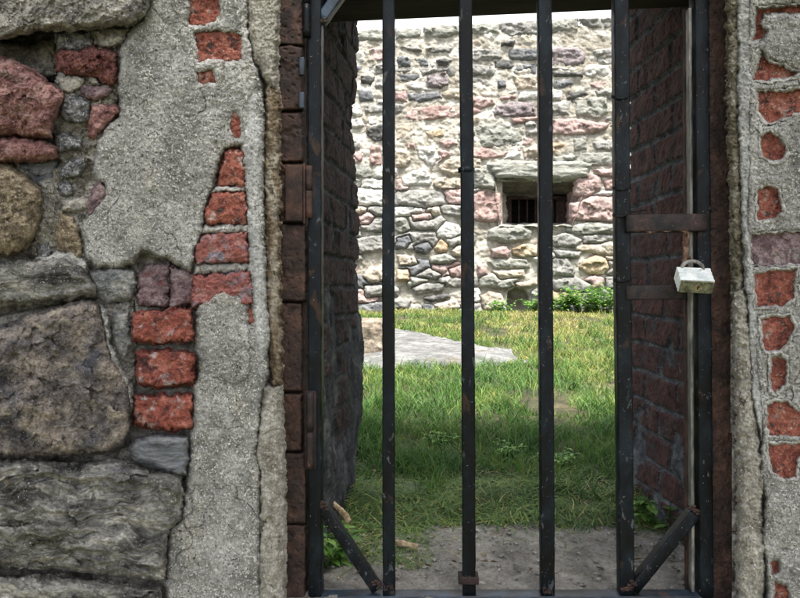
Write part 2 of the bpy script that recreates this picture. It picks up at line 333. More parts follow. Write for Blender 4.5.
stone([(90, 106), (100, 104), (115, 105), (121, 112), (110, 122), (100, 133), (97, 140), (89, 137), (88, 120)], 'pink_rock', base=-.022, bulge=.020, e=7)
stone([(-60, 52), (-20, 54), (10, 61), (25, 67), (40, 77), (54, 88), (63, 97), (60, 105), (55, 115), (51, 128), (49, 136), (35, 136), (10, 134), (-60, 133)], 'pink_rock', base=-.004, bulge=.030, e=12, fac=.010, fs=30, lf=.010, det=.002, label='big pinkish red stone at the left edge')
stone([(-60, 140), (15, 138), (45, 143), (57, 150), (56, 156), (40, 160), (20, 161), (-60, 159)], 'pink_rock', base=-.010, bulge=.026, e=8)
stone([(57, 138), (63, 132), (72, 134), (82, 143), (80, 150), (60, 151)], 'black_grey_rock', base=-.022, bulge=.016, e=6)
stone([(59, 170), (70, 160), (84, 158), (85, 168), (80, 177), (62, 178)], 'black_grey_rock', base=-.022, bulge=.016, e=6)
stone([(14, 163), (57, 160), (57, 178), (46, 198), (40, 190), (25, 175)], 'slate_rock', base=-.045, bulge=.012, e=8)
stone([(-60, 160), (-10, 163), (10, 167), (25, 177), (38, 188), (41, 200), (40, 220), (36, 232), (30, 243), (22, 250), (8, 254), (-60, 256)], 'tan_rock', base=-.012, bulge=.038, e=20, fac=.006, fs=26, label='rounded golden tan boulder at the left edge')
stone([(100, 180), (107, 190), (106, 200), (98, 211), (90, 214), (86, 204), (92, 193)], 'purple_rock', base=-.020, bulge=.018, e=5)
stone([(60, 214), (72, 216), (80, 230), (83, 246), (80, 260), (70, 258), (58, 248), (54, 232)], 'tan_rock', base=-.022, bulge=.018, e=8)
stone([(38, 246), (48, 242), (52, 252), (48, 262), (39, 260)], 'black_grey_rock', base=-.022, bulge=.012, e=5)
stone([(60, 186), (70, 184), (74, 192), (66, 197), (60, 193)], 'black_grey_rock', base=-.022, bulge=.010, e=4)
stone([(62, 200), (84, 196), (92, 206), (80, 214), (62, 210)], 'pale_rock', base=-.026, bulge=.014, e=6)
stone([(-60, 268), (-10, 266), (20, 261), (50, 262), (64, 257), (84, 268), (95, 285), (97, 294), (70, 299), (30, 303), (-60, 306)], 'layered_rock', base=-.010, bulge=.028, e=9, style='layer', lf=.005, fac=.006, det=.002, label='flaky layered dark grey stone')
stone([(88, 272), (112, 268), (134, 272), (138, 284), (130, 298), (108, 304), (96, 296)], 'blue_grey_rock', base=-.026, bulge=.020, e=10)
stone([(-60, 334), (-10, 330), (10, 325), (30, 315), (60, 308), (84, 302), (97, 305), (102, 320), (106, 345), (116, 366), (128, 386), (130, 402), (129, 430), (124, 446), (108, 452), (60, 455), (20, 455), (-60, 453)], 'boulder_brown', base=-.004, bulge=.036, e=13, fac=.011, fs=44, lf=.016, det=.0017, label='huge fractured brown and slate grey boulder')
stone([(112, 315), (128, 311), (131, 345), (124, 360), (114, 345)], 'blue_grey_rock', base=-.024, bulge=.014, e=7)
stone([(130, 448), (138, 439), (158, 435), (187, 438), (189, 458), (186, 474), (176, 474), (158, 467), (136, 461)], 'slate_rock', base=-.006, bulge=.024, e=6, style='layer', lf=.003, fac=.003, det=.0012, label='smooth blue grey slate cobble')
stone([(-60, 462), (30, 462), (70, 465), (110, 461), (126, 462), (150, 470), (180, 477), (182, 500), (179, 518), (169, 529), (166, 550), (165, 578), (140, 577), (100, 573), (60, 567), (-60, 564)], 'layered_rock', base=.002, bulge=.034, e=11, style='layer', lf=.012, fac=.014, det=.0026, label='long layered grey and olive stone, low on the left')
stone([(-60, 577), (60, 577), (110, 584), (160, 588), (163, 640), (160, 690), (-60, 690)], 'layered_rock', base=-.002, bulge=.03, e=9, style='layer', lf=.008, fac=.008, det=.0026)
patch('lime_mortar', [(188, -60), (247, -60), (248, 30), (252, 60), (258, 80), (252, 100), (240, 96), (222, 90), (196, 90), (192, 60), (187, 30)], M['lime'], front, base=-.010, bulge=.012, e=4, style='plaster', warp=1.8, holes=HL, lf=.004, det=.002)
for q in ([(219, 186), (246, 186), (247, 192), (208, 193)], [(205, 225), (249, 224), (250, 233), (200, 234)], [(196, 264), (252, 262), (254, 271), (194, 275)]):
    patch('lime_mortar', q, M['lime'], front, base=-.018, bulge=.014, e=4, style='plaster', warp=1.6, lf=.004, det=.002)
patch('lime_mortar', [(100, 304), (106, 312), (110, 345), (120, 366), (131, 386), (133, 400), (131, 420), (127, 400), (117, 376), (107, 352), (102, 325)], M['lime'], front, base=-.016, bulge=.016, e=4, style='plaster', warp=1.6, lf=.004, det=.002)
patch('lime_mortar', [(40, 258), (66, 250), (86, 262), (88, 272), (70, 270), (50, 266)], M['lime'], front, base=-.016, bulge=.018, e=6, warp=2.4, lf=.006, det=.002)
# thin cement sheets and jamb edges, left
patch('cement_edge', [(246, -60), (279, -60), (277, 60), (277, 90), (270, 88), (262, 76), (252, 55), (247, 30)], M['cement_strip'], front, base=-.020, bulge=.024, e=9, style='plaster', lf=.004, det=.0016)
patch('cement_edge', [(268, 84), (279, 92), (279, 240), (281, 384), (271, 384), (266, 300), (264, 180), (265, 96)], M['stained_edge'], front, warp=2.2, base=-.026, bulge=.018, e=6, style='plaster', lf=.003, det=.002)
patch('cement_edge', [(262, 386), (281, 386), (284, 480), (285, 640), (285, 900), (258, 900), (258, 640), (259, 470), (255, 455), (260, 420)], M['cement_strip'], front, base=-.022, bulge=.028, e=10, style='rock', fac=.004, fs=24, lf=.005, det=.0022)
patch('render_coat', [(254, 80), (262, 110), (262, 200), (266, 300), (270, 335), (262, 382), (256, 375), (254, 330), (249, 268), (246, 190), (243, 150), (246, 100)], M['plaster_light'], front, base=-.010, bulge=.016, e=8, style='plaster', lf=.004, det=.0008)
patch('render_coat', [(200, 305), (222, 291), (243, 298), (250, 330), (250, 376), (236, 386), (214, 380), (200, 386), (202, 360), (197, 335)], M['plaster'], front, base=-.004, bulge=.012, e=4, style='plaster', warp=2.2, det=.0014)
# mortar bed behind everything, left
def bed(poly, Y0, holefun=None, step=1.3, seed=77, name='mortar_bed', material='mortar'):
    xs = [p[0] for p in poly]; ys = [p[1] for p in poly]
    U, V = np.meshgrid(np.arange(min(xs), max(xs)+step, step), np.arange(min(ys), max(ys)+step, step))
    d = sdist(poly, U, V)
    h = -.044+.012*fbm(U/30, V/30, seed, 3)+.005*fbm(U/9, V/9, seed+1, 4, .6)+.002*fbm(U/3, V/3, seed+2, 3)
    if holefun: h = holefun(U, V, h)
    co = P(U, V, Y0-h)
    me = grid_mesh(name, co[..., 0], co[..., 1], co[..., 2], d > -1)
    return link(name, me, M[material], front)
def cav(U, V, h):
    for poly, dep in (([(-60, 34), (10, 40), (30, 31), (58, 30), (60, 84), (46, 82), (10, 68), (-60, 58)], .13),
                      ([(106, 306), (135, 300), (135, 345), (192, 342), (192, 352), (136, 350), (134, 392), (192, 388), (192, 396), (132, 396), (120, 350)], .022),
                      ([(-60, 304), (60, 302), (100, 296), (80, 302), (20, 312), (-60, 330)], .04),
                      ([(130, 428), (190, 430), (190, 440), (130, 446)], .025), ([(-60, 452), (128, 452), (130, 462), (-60, 463)], .035),
                      ([(-60, 564), (60, 568), (164, 580), (164, 588), (60, 578), (-60, 577)], .04),
                      ([(-60, 132), (54, 134), (57, 146), (20, 140), (-60, 141)], .02),
                      ([(136, 256), (142, 250), (190, 268), (190, 276), (140, 272)], .03)):
        d = sdist(poly, U, V); h = h-dep*np.clip(d/3+.4, 0, 1)
    return h
patch('mortar_fill', [(92, 26), (136, 22), (124, 50), (122, 60), (120, 120), (100, 140), (104, 200), (84, 224), (90, 262), (70, 262), (40, 262), (30, 250), (40, 215), (38, 185), (60, 165), (56, 140), (60, 120), (62, 97), (58, 84), (58, 52), (90, 50)], M['mortar_pale'], front, base=-.040, bulge=.014, e=6, warp=3, fac=.006, fs=14, lf=.008, det=.0024)
patch('mortar_fill', [(100, 300), (134, 300), (136, 345), (134, 400), (130, 440), (128, 400), (112, 360)], M['mortar'], front, base=-.042, bulge=.012, e=6, warp=3, fac=.006, fs=14, lf=.006, det=.0024)
bed([(-64, -60), (277, -60), (279, 900), (-64, 900)], 0.0, cav)
# ------------------------------------------------------------------ right side of the gate
PR = [(748, -60), (900, -60), (900, 900), (760, 900), (762, 640), (768, 590), (762, 540), (765, 500), (760, 470), (762, 430), (757, 380), (753, 330), (750, 290), (747, 200), (748, 100)]
HR = [[(755, 8), (800, 5), (840, 6), (838, 14), (776, 13), (763, 14), (760, 25), (767, 32), (762, 40), (751, 42), (755, 28)],
      [(752, 81), (762, 52), (767, 60), (785, 67), (799, 72), (793, 78), (770, 81)],
      [(757, 92), (800, 90), (840, 92), (840, 112), (800, 112), (781, 120), (768, 124), (758, 112)],
      [(760, 137), (770, 132), (778, 136), (787, 150), (783, 160), (774, 163), (762, 155)],
      [(757, 190), (765, 186), (778, 189), (783, 212), (775, 219), (757, 221)],
      [(749, 236), (770, 233), (840, 231), (840, 263), (752, 266)],
      [(753, 273), (796, 269), (794, 298), (782, 307), (756, 307)],
      [(760, 318), (790, 316), (794, 328), (788, 345), (776, 352), (764, 350)],
      [(770, 357), (780, 354), (787, 361), (786, 384), (775, 394), (770, 389)],
      [(767, 403), (787, 401), (806, 420), (806, 437), (768, 435)],
      [(768, 444), (806, 443), (798, 460), (795, 478), (785, 480), (773, 474), (769, 460)],
      [(771, 562), (778, 561), (779, 571), (773, 573)],
      [(775, 582), (786, 586), (790, 600), (788, 620), (775, 618)]]
patch('render_coat', PR, M['plaster'], front, base=-.014, bulge=.017, e=5, style='plaster', holes=HR, warp=1.3, lf=.004, det=.0013, label='grey cement render with exposed red bricks right of the gate')
patch('lime_mortar', [grow(q, 5) for q in HR[:11]], M['lime'], front, base=-.006, bulge=.010, e=4, style='plaster', holes=[grow(q, -.5) for q in HR], warp=1.6, lf=.003, det=.002)
for poly, m, b in ((rect(748, 0, 842, 46), 'brick_orange', -.022), (rect(750, 50, 804, 85), 'brick_orange', -.022), (rect(753, 88, 842, 126), 'brick_orange', -.020), (rect(756, 130, 792, 166), 'brick_orange', -.018),
                   (rect(752, 183, 788, 224), 'brick_orange', -.018), (rect(746, 231, 842, 268), 'brick_grey', -.014), (rect(750, 268, 799, 309), 'brick_orange', -.018), (rect(756, 313, 798, 355), 'brick_orange', -.015),
                   (rect(766, 352, 791, 396), 'brick_orange', -.018), (rect(763, 399, 809, 439), 'brick_orange', -.014), (rect(764, 441, 809, 483), 'brick_orange', -.016), (rect(768, 558, 782, 576), 'brick_orange', -.02), (rect(771, 578, 794, 622), 'brick_orange', -.018)):
    brick(poly, m, base=b, bulge=.008, e=3)
patch('render_coat', [(738, -60), (749, -60), (752, 80), (749, 200), (756, 310), (764, 420), (762, 440), (752, 400), (747, 300), (741, 200), (738, 100)], M['plaster_light'], front, base=-.010, bulge=.010, e=3, style='plaster', lf=.006, det=.0014)
patch('cement_edge', [(728, -60), (741, -60), (741, 100), (742, 200), (744, 290), (735, 300), (731, 200), (728, 100)], M['lichen_edge'], front, warp=2.6, base=-.028, bulge=.018, e=7, style='rock', fac=.003, fs=24, lf=.004, det=.0022)
patch('cement_edge', [(734, 292), (745, 288), (751, 330), (753, 380), (757, 430), (764, 470), (762, 520), (766, 570), (760, 640), (760, 900), (738, 900), (738, 600), (738, 450), (735, 380)], M['cement_strip'], front, warp=2.6, base=-.020, bulge=.024, e=9, style='rock', fac=.004, fs=24, lf=.006, det=.0024)
bed([(728, -60), (900, -60), (900, 900), (735, 900)], 0.0, lambda U, V, h: h-.004, seed=177)

def boxmesh(name, x0, x1, y0, y1, z0, z1):
    co = [(x, y, z) for z in (z0, z1) for y in (y0, y1) for x in (x0, x1)]
    f = [(0, 2, 3, 1), (4, 5, 7, 6), (0, 1, 5, 4), (2, 6, 7, 3), (0, 4, 6, 2), (1, 3, 7, 5)]
    return raw_mesh(name, co, f, False)
def join_boxes(name, boxes):
    co = []; f = []
    for b in boxes:
        x0, x1, y0, y1, z0, z1 = [float(v) for v in b]; n = len(co)
        co += [(x, y, z) for z in (z0, z1) for y in (y0, y1) for x in (x0, x1)]
        f += [tuple(i+n for i in q) for q in ((0, 2, 3, 1), (4, 5, 7, 6), (0, 1, 5, 4), (2, 6, 7, 3), (0, 4, 6, 2), (1, 3, 7, 5))]
    return raw_mesh(name, co, f, False)
EYE = CAM[2]; TOP = EYE+.80
xl = P(279, 300, .05)[0]; xr = P(738, 300, .05)[0]
xh0, xh1 = xl-.02, xr+.02
link('wall_core', join_boxes('wall_core', [
    (-.585, xl-.004, .048, .11, -.95, TOP), (-.585, -.262, .11, .64, -.95, TOP), (-6, -.88, .048, .64, -.95, TOP), (-.88, -.585, .34, .64, -.95, TOP),
    (xr+.004, 6, .048, .11, -.95, TOP), (.60, 6, .11, .64, -.95, TOP),
    (xl-.004, xr+.004, .05, .11, EYE+.74, TOP), (-.262, .60, .11, .64, EYE+.74, TOP),
    (xl-.004, xr+.004, .03, .11, -.95, -.06), (-.262, .60, .11, .64, -.95, -.06)]), M['mortar'], front)

# filler rubble for the wall outside the picture (coarse), and coping
def voronoi_field(U, V, sx, sy, seed, jit=.8):
    x = U/sx; y = V/sy
    row = np.floor(y); x = x+(((row*7919) % 13)/13)
    f1, f2, h, ox, oy = worley(x, y, seed)
    return (f2-f1)*.5*min(sx, sy), h
def rubble(name, x0, x1, y0, y1, step, Y0, sx, sy, seed, gap, mats, excl=None, parent=front, bulge=.03, Hrel=1.0, e=9):
    U, V = np.meshgrid(np.arange(x0, x1+step, step), np.arange(y0, y1+step, step))
    WU = U+4*fbm(U/20, V/20, seed+1, 3); WV = V+3*fbm(U/20, V/20, seed+2, 3)
    d, h = voronoi_field(WU, WV, sx, sy, seed)
    d = d-gap
    t = np.clip(d/e, 0, 1)
    r = ((h >> np.uint32(5)) & np.uint32(255)).astype(float)/255
    H = np.where(d > 0, bulge*np.sqrt(1-(1-t)**2)*(.6+.6*r), -.004)+.006*Hrel*fbm(U/12, V/12, seed+4, 4, .6)+.01*Hrel*facets(U/25, V/25, seed+6)*t
    co = P(U, V, Y0)
    cm = np.where(d > 0, 1+((h >> np.uint32(7)) % np.uint32(len(mats)-1)).astype(int), 0)
    mask = np.ones(U.shape, bool) if excl is None else ~excl(U, V)
    me = grid_mesh(name, co[..., 0], co[..., 1]-(H-.02), co[..., 2], mask, cellmat=cm)
    return link(name, me, [M[m] for m in mats], parent)
fm = ['mortar', 'granite_grey', 'layered_rock', 'pink_rock', 'tan_rock', 'boulder_brown', 'slate_rock']
rubble('rubble_facing', -900, -62, -395, 1200, 4, 0, 95, 60, 5, 3, fm)
rubble('rubble_facing', 898, 1700, -395, 1200, 4, 0, 95, 60, 6, 3, fm)
rubble('rubble_facing', -62, 898, -395, -58, 4, 0, 95, 60, 7, 3, fm, excl=lambda U, V: (U > 280) & (U < 730) & (V > -220))
rubble('rubble_facing', -62, 898, 898, 1200, 4, 0, 95, 60, 8, 3, fm)
rubble('rubble_facing', 283, 735, 606, 898, 3, .0, 95, 60, 9, 3, fm)
cp = []
x = -6.0
while x < 6:
    L_ = random.uniform(.4, .7); cp.append((x, x+L_-.01, -.05-random.random()*.02, .68+random.random()*.02, TOP, TOP+.09+random.random()*.02)); x += L_
link('coping', join_boxes('coping', cp), M['granite_grey'], front)

# ------------------------------------------------------------------ brick sides of the passage
def reveal(name, side, mb, mm, seed, smear):
    # s: depth from the camera, z: height above the eye
    d0, d1 = (1.22, 1.75)
    ds = .0022 if side > 0 else .0026
    S = np.arange(d0, d1+.16, ds); Zs = np.arange(-.62, .80, .0028)
    Sg, Zg = np.meshgrid(S, Zs)
    course = .067; bl = .178
    Zw = Zg+.004*fbm(Sg*6, Zg*6, seed, 3)
    row = np.floor(Zw/course); fz = Zw/course-row
    off = (row % 2)*.5*bl+.03*np.sin(row*12.9)
    fs = (Sg+.004*fbm(Sg*20, Zg*20, seed+9, 2)+off)/bl; col = np.floor(fs); fs = fs-col
    dz = np.minimum(fz, 1-fz)*course; dsd = np.minimum(fs, 1-fs)*bl
    jd = np.minimum(dz, dsd)+.0014*fbm(Sg*45, Zg*45, seed+3, 3)
    isb = np.clip((jd-.0035)/.004, 0, 1)
    rr = (_h((row+500).astype(np.int64), (col+500).astype(np.int64), np.zeros(row.shape, np.int64), seed) & np.uint32(255)).astype(float)/255
    sm = fbm(Sg*9, Zg*7, seed+20, 4)
    sm = sm+smear(Sg, Zg)
    isb = isb*(1-np.clip((sm-.15)*6, 0, 1))
    relief = .009*isb*(.5+.6*rr)+.0022*fbm(Sg*25, Zg*25, seed+5, 4, .6)+.004*fbm(Sg*8, Zg*8, seed+6, 2)+.0012*fbm(Sg*110, Zg*110, seed+7, 3)
    relief = relief+.010*np.clip(sm-.3, 0, .6)
    # the far arris steps in and out with each course, then the face turns away
    end = d1+.007*np.sin(row*5.3+seed)+.010*fbm(Zg*5, Zg*0+seed, seed+8, 3)+.008*(rr-.5)
    over = np.clip(Sg-end, 0, None)
    over_s = np.minimum(Sg, end)+.03*(1-np.exp(-over/.02))*.5
    if side > 0:
        X = .503+.0885*(1.75-over_s)-relief+over*.9
    else:
        X = -.323+.074*over_s+relief-over*.9
    # irregular bulges on the lower part of the left side
    if side < 0: X = X+.014*np.exp(-((Zg+.20)/.16)**2)*np.clip((over_s-1.5)/.2, 0, 1)+.012*np.exp(-((Zg-.43)/.05)**2)*-1*np.clip((over_s-1.6)/.1, 0, 1)
    Yg = CAM[1]+over_s
    cm = np.where(isb > .5, 0, 1)
    me = grid_mesh(name, X, Yg, Zg+EYE, None, flip=(side < 0), cellmat=cm)
    return link(name, me, [M[mb], M[mm]], front)
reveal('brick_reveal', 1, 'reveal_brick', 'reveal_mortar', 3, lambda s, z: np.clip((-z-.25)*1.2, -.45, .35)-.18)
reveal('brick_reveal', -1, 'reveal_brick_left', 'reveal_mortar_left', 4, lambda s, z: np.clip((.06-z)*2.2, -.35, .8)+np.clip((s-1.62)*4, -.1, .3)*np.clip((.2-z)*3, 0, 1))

# ================================================================== GATE FRAME (rusty jambs and head beam)
def tube(path, w_, d_, n=3, seg=None, seed=0, amp=.0004, bev=.22, round_=False, twist=0, caps=True):
    """square (bevelled) or round bar through a list of points; returns verts, faces"""
    pts = [Vector(p) for p in path]
    out = []
    L = sum((pts[i+1]-pts[i]).length for i in range(len(pts)-1))
    if seg:
        res = []
        for i in range(len(pts)-1):
            k = max(1, int((pts[i+1]-pts[i]).length/seg))
            for j in range(k): res.append(pts[i].lerp(pts[i+1], j/k))
        res.append(pts[-1]); pts = res
    if round_: prof = [(math.cos(a*math.tau/12)*.5, math.sin(a*math.tau/12)*.5) for a in range(12)]
    else:
        prof = []; b = bev
        for cx, cy, a0 in ((.5-b, .5-b, 0), (-.5+b, .5-b, 90), (-.5+b, -.5+b, 180), (.5-b, -.5+b, 270)):
            for a in (0, 30, 60, 90): prof.append((cx+b*math.cos(R(a0+a)), cy+b*math.sin(R(a0+a))))
    up0 = Vector((0, -1, 0))
    co = []; faces = []; m = len(prof); rnd = random.Random(seed)
    for i, p in enumerate(pts):
        t = (pts[min(i+1, len(pts)-1)]-pts[max(i-1, 0)]).normalized()
        up = up0 if abs(t.dot(up0)) < .95 else Vector((0, 0, 1))
        sx_ = t.cross(up).normalized(); sy_ = sx_.cross(t).normalized()
        for k, (a, b_) in enumerate(prof):
            j = amp*(rnd.random()-.5)*2
            co.append(p+sx_*(a*w_+j)+sy_*(b_*d_+amp*(rnd.random()-.5)))
    for i in range(len(pts)-1):
        for k in range(m):
            k2 = (k+1) % m
            faces.append((i*m+k, i*m+k2, (i+1)*m+k2, (i+1)*m+k))
    if caps:
        for base, rev in ((0, True), ((len(pts)-1)*m, False)):
            c = len(co); ctr = Vector((0, 0, 0))
            for k in range(m): ctr += co[base+k]
            co.append(ctr/m)
            for k in range(m):
                k2 = (k+1) % m
                q = (base+k2, base+k, c, c) if rev else (base+k, base+k2, c, c)
                faces.append(q)
    return co, faces
def to_mesh(name, parts, smooth=True):
    co = []; f3 = []; 
    me = bpy.data.meshes.new(name); allf = []
    for c, f in parts:
        n = len(co); co += [tuple(v) for v in c]
        for q in f:
            q = [i+n for i in q]
            if q[-1] == q[-2]: q = q[:-1]
            allf.append(q)
    me.from_pydata(co, [], allf); me.update()
    me.polygons.foreach_set('use_smooth', [smooth]*len(me.polygons))
    return me
def box_r(cx, cy, cz, sx, sy, sz, bev=.0015, nz=1):
    """bevelled box as verts, faces"""
    import bmesh
    bm = bmesh.new(); bmesh.ops.create_cube(bm, size=1)
    for v in bm.verts: v.co = Vector((v.co.x*sx, v.co.y*sy, v.co.z*sz))
    if bev: bmesh.ops.bevel(bm, geom=bm.edges[:], offset=bev, segments=2, affect='EDGES', profile=.6)
    co = [v.co+Vector((cx, cy, cz)) for v in bm.verts]; bm.verts.index_update()
    f = []
    tri = []
    for p in bm.faces:
        ids = [v.index for v in p.verts]
        f.append(ids if len(ids) == 4 else ids+[ids[-1]] if len(ids) == 3 else ids)
    bm.free()
    return co, f
def plate(x0, y0, x1, y1, Yf, thick, bev=.0015):
    """plate whose front face covers photo rect on plane y=Yf"""
    a = P(x0, y0, Yf); b = P(x1, y1, Yf)
    return box_r((a[0]+b[0])/2, Yf+thick/2, (a[2]+b[2])/2, abs(b[0]-a[0]), thick, abs(a[2]-b[2]), bev)
GY = .060                          # plane through the middle of the gate bars
frame = thing('gate_frame', (P(500, 590, GY)[0], .07, -.03), 'dark rusty iron jambs and head beam fixed in the doorway around the gate', 'gate frame')
ys = [-70, 46, 111, 163, 224, 302, 392, 452, 524, 620]
random.seed(3)
link('jamb', to_mesh('jamb', [plate(272, -75, 306, 640, .066, .012)], False), M['rust'], frame)
for i in range(len(ys)-1):
    x0_, x1_ = 277+random.uniform(-.8, 1), 304+random.uniform(-2.5, 2)
    patch('jamb_block', [(x0_, ys[i]+1), ((x0_+x1_)/2, ys[i]+random.uniform(-1, 2)), (x1_, ys[i]+1.5), (x1_+.6, (ys[i]+ys[i+1])/2), (x1_, ys[i+1]-1), (x0_, ys[i+1]-1)], M['rust'], frame, base=random.uniform(0, .005), bulge=.010, e=2, Y=.060,
          style='plaster', warp=.5, lf=.0012, det=.0004, drop=.006)
patch('jamb', [(707.5, -75), (735, -75), (735, 200), (736, 400), (737, 640), (709, 640)], M['rust'], frame, base=0, bulge=.006, e=3, Y=.060, style='plaster', warp=.7, lf=.002, det=.0009, drop=.006)
link('jamb', to_mesh('jamb', [plate(707.5, -75, 738, 640, .064, .014, .002)], False), M['rust'], frame)
patch('jamb_flange', [(733.5, -75), (737.5, -75), (738.5, 640), (735, 640)], M['rust_side'], frame, base=0, bulge=.010, e=2, Y=.058, style='plaster', warp=1.0, lf=.001, det=.0012, drop=.004)
a = P(296, 24.5, .25); b = P(745, 5, .25)
th = math.atan2(b[2]-a[2], b[0]-a[0])
co, f = box_r(0, 0, 0, b[0]-a[0], .10, .14, .004)
Rm = Matrix.Rotation(-th, 3, 'Y'); mid = Vector(((a+b)/2).tolist())+Vector((0, -.05, .07))
link('head_beam', to_mesh('head_beam', [([Rm @ v+mid for v in co], f)], False), M['dark_timber'], frame)
# hinge leaves on the left jamb
def cyl(px, y0, y1, Y, wpx, seg=.01, amp=.0005, seed=1):
    r = (P(px+wpx/2, 300, Y)-P(px-wpx/2, 300, Y))[0]
    return tube([V3(px, y0, Y), V3(px, y1, Y)], r, r, seg=seg, round_=True, amp=amp, seed=seed)
link('hinge', to_mesh('hinge', [plate(285, 166, 303, 221, .040, .006), plate(303, 163, 305, 224, .036, .01), cyl(309, 166, 190, .044, 7), cyl(309, 191, 218, .044, 7)]), M['rust'], frame)
link('hinge', to_mesh('hinge', [plate(304, 391, 316, 470, .034, .012, .003), cyl(310, 392, 430, .032, 8), cyl(310, 432, 468, .032, 8)]), M['red_primer'], frame)
for q in ((299, 57, 304, 75), (299, 92, 304, 108)): link('hinge', to_mesh('hinge', [plate(*q, .040, .008)]), M['sky_tinted_paint'], frame)
link('hinge', to_mesh('hinge', [cyl(306.5, -40, 4, .042, 8), cyl(306.5, 5, 37, .042, 8)]), M['black_paint'], frame)

# ================================================================== GATE
gate = thing('iron_gate', (P(510, 592, GY)[0], GY, 0.0), 'closed black painted iron bar gate with corner braces and a padlocked latch', 'gate')
def gbar(name, x0, y0, x1, y1, wpx, dpx=None, Y=GY, m='black_paint', **k):
    s = 1.0/FPX*(Y-CAM[1]); wv = wpx*s; dv = (dpx or wpx)*s
    rb = random.Random(k.get('seed', 0)*7+3); nb = 7 if name == 'bar' else 2
    pth = [V3(x0+(x1-x0)*i/(nb-1)+(rb.uniform(-.7, .7) if 0 < i < nb-1 else 0), y0+(y1-y0)*i/(nb-1), Y) for i in range(nb)]
    me = to_mesh(name, [tube(pth, wv, dv, seg=.012, **k)])
    return link(name, me, M[m], gate)
TOPY = -62
gbar('stile', 315.5, TOPY, 316.2, 612, 13.5, 17, seed=1, amp=.0006, bev=.12)
gbar('stile', 698.2, TOPY, 704.0, 612, 13.5, 17, seed=2, amp=.0006, bev=.12)
for x0, x1, wp in ((388.3, 389.3, 12.2), (465.4, 469.0, 13.0), (543.3, 547.0, 13.6), (619.2, 625.6, 14.6)):
    gbar('bar', x0, TOPY, x1, 596, wp, wp*.95, seed=int(x0), amp=.0004, bev=.14)
za = P(310, 592, GY-.012)
gbar('bottom_rail', 309, 603, 711, 603, 21, 17, m='sky_tinted_paint', seed=9, bev=.08)
gbar('top_rail', 309, TOPY-8, 711, TOPY-12, 16, 17, seed=10, bev=.1)
gbar('brace', 321, 503, 377, 588, 11, 13, seed=11, bev=.12)
gbar('brace', 695, 510, 632, 588, 11.5, 13, seed=12, bev=.12)
gbar('brace', 321, 22, 379, -60, 10.5, 13, seed=13, bev=.12, m='sky_tinted_paint')
gbar('brace', 694, -8, 640, -62, 10, 12, seed=14, bev=.12)
link('collar', to_mesh('collar', [cyl(466.3, 168, 172.5, GY, 17, seed=3)]), M['black_paint'], gate)
link('collar', to_mesh('collar', [plate(458.5, 577, 479, 585, GY-.013, .028, .002)]), M['rust'], gate)
# weld beads
wb = []
random.seed(21)
for (x, y) in ((322, 503), (324, 508), (376, 583), (380, 586), (692, 508), (695, 512), (634, 583), (631, 587), (323, 20), (389, 588), (625, 590), (547, 590), (703, 588), (315, 590)):
    wb = []
    for k in range(5):
        p = V3(x+random.uniform(-3, 3), y+random.uniform(-2.5, 2.5), GY-.012)
        wb.append(tube([p+Vector((-.003, 0, 0)), p+Vector((.003, .0, .001))], .0045, .0045, round_=True, amp=.0008, seed=k))
    link('weld_bead', to_mesh('weld_bead', wb), M['rust'], gate)
# thin steel strip beside the right stile
gbar('latch_strip', 688.6, 10, 691.5, 590, 3.0, 9, Y=GY+.004, m='bare_steel', seed=15, bev=.1)
gbar('latch_strip', 684.2, 10, 686.5, 590, 2.0, 5, Y=GY+.016, m='rust', seed=16, bev=.1)
# latch bars
gbar('latch_bar', 625, 224, 704.5, 223, 17, 15, Y=GY-.010, m='red_primer', seed=17, bev=.10)
gbar('latch_bar', 625, 293, 684, 292, 14, 12, Y=GY-.004, m='red_primer', seed=18, bev=.10)
# broken welded edge under the upper latch bar, and the staple the lock hangs from
st = []
pts = [(643, 229), (650, 232), (658, 230), (668, 231), (676, 229), (684, 231), (687, 236)]
st.append(tube([V3(x, y, GY-.020) for x, y in pts], .006, .004, round_=True, amp=.0007, seed=4))
st.append(tube([V3(686, 231, GY-.018), V3(685.6, 246, GY-.018), V3(685, 267, GY-.020)], .0085, .007, seg=.006, amp=.0007, seed=5))
st.append(tube([V3(690, 262, GY-.020), V3(689, 257, GY-.022), V3(686, 258, GY-.024), V3(686, 266, GY-.022)], .005, .005, round_=True, amp=.0004, seed=6))
M['rust_flake'] = mat('rust_flake', [(.05, .025, .016), (.13, .075, .05), (.27, .19, .14)], scale=80, fine=.5, bump=.9)
link('staple', to_mesh('staple', st), M['rust_flake'], gate)
# tie wires wrapped round the last bar
for y, tl in ((96, (2, -2)), (187, (-4, 0)), (214, (12, -4)), (279, (4, -2))):
    path = []
    cx = 619.2+(y-TOPY)/(596-TOPY)*6.4
    for k in range(26):
        a_ = k/25*math.tau*1.6
        path.append(V3(cx+9.3*math.cos(a_), y+2.0*math.sin(a_)+k*.05, GY-.0165*math.sin(a_)))
    path.append(V3(cx+13+tl[0], y+tl[1], GY-.01)); 
    link('tie_wire', to_mesh('tie_wire', [tube(path, .0022, .0022, round_=True, amp=.0001, seed=y)]), M['black_paint'], gate)

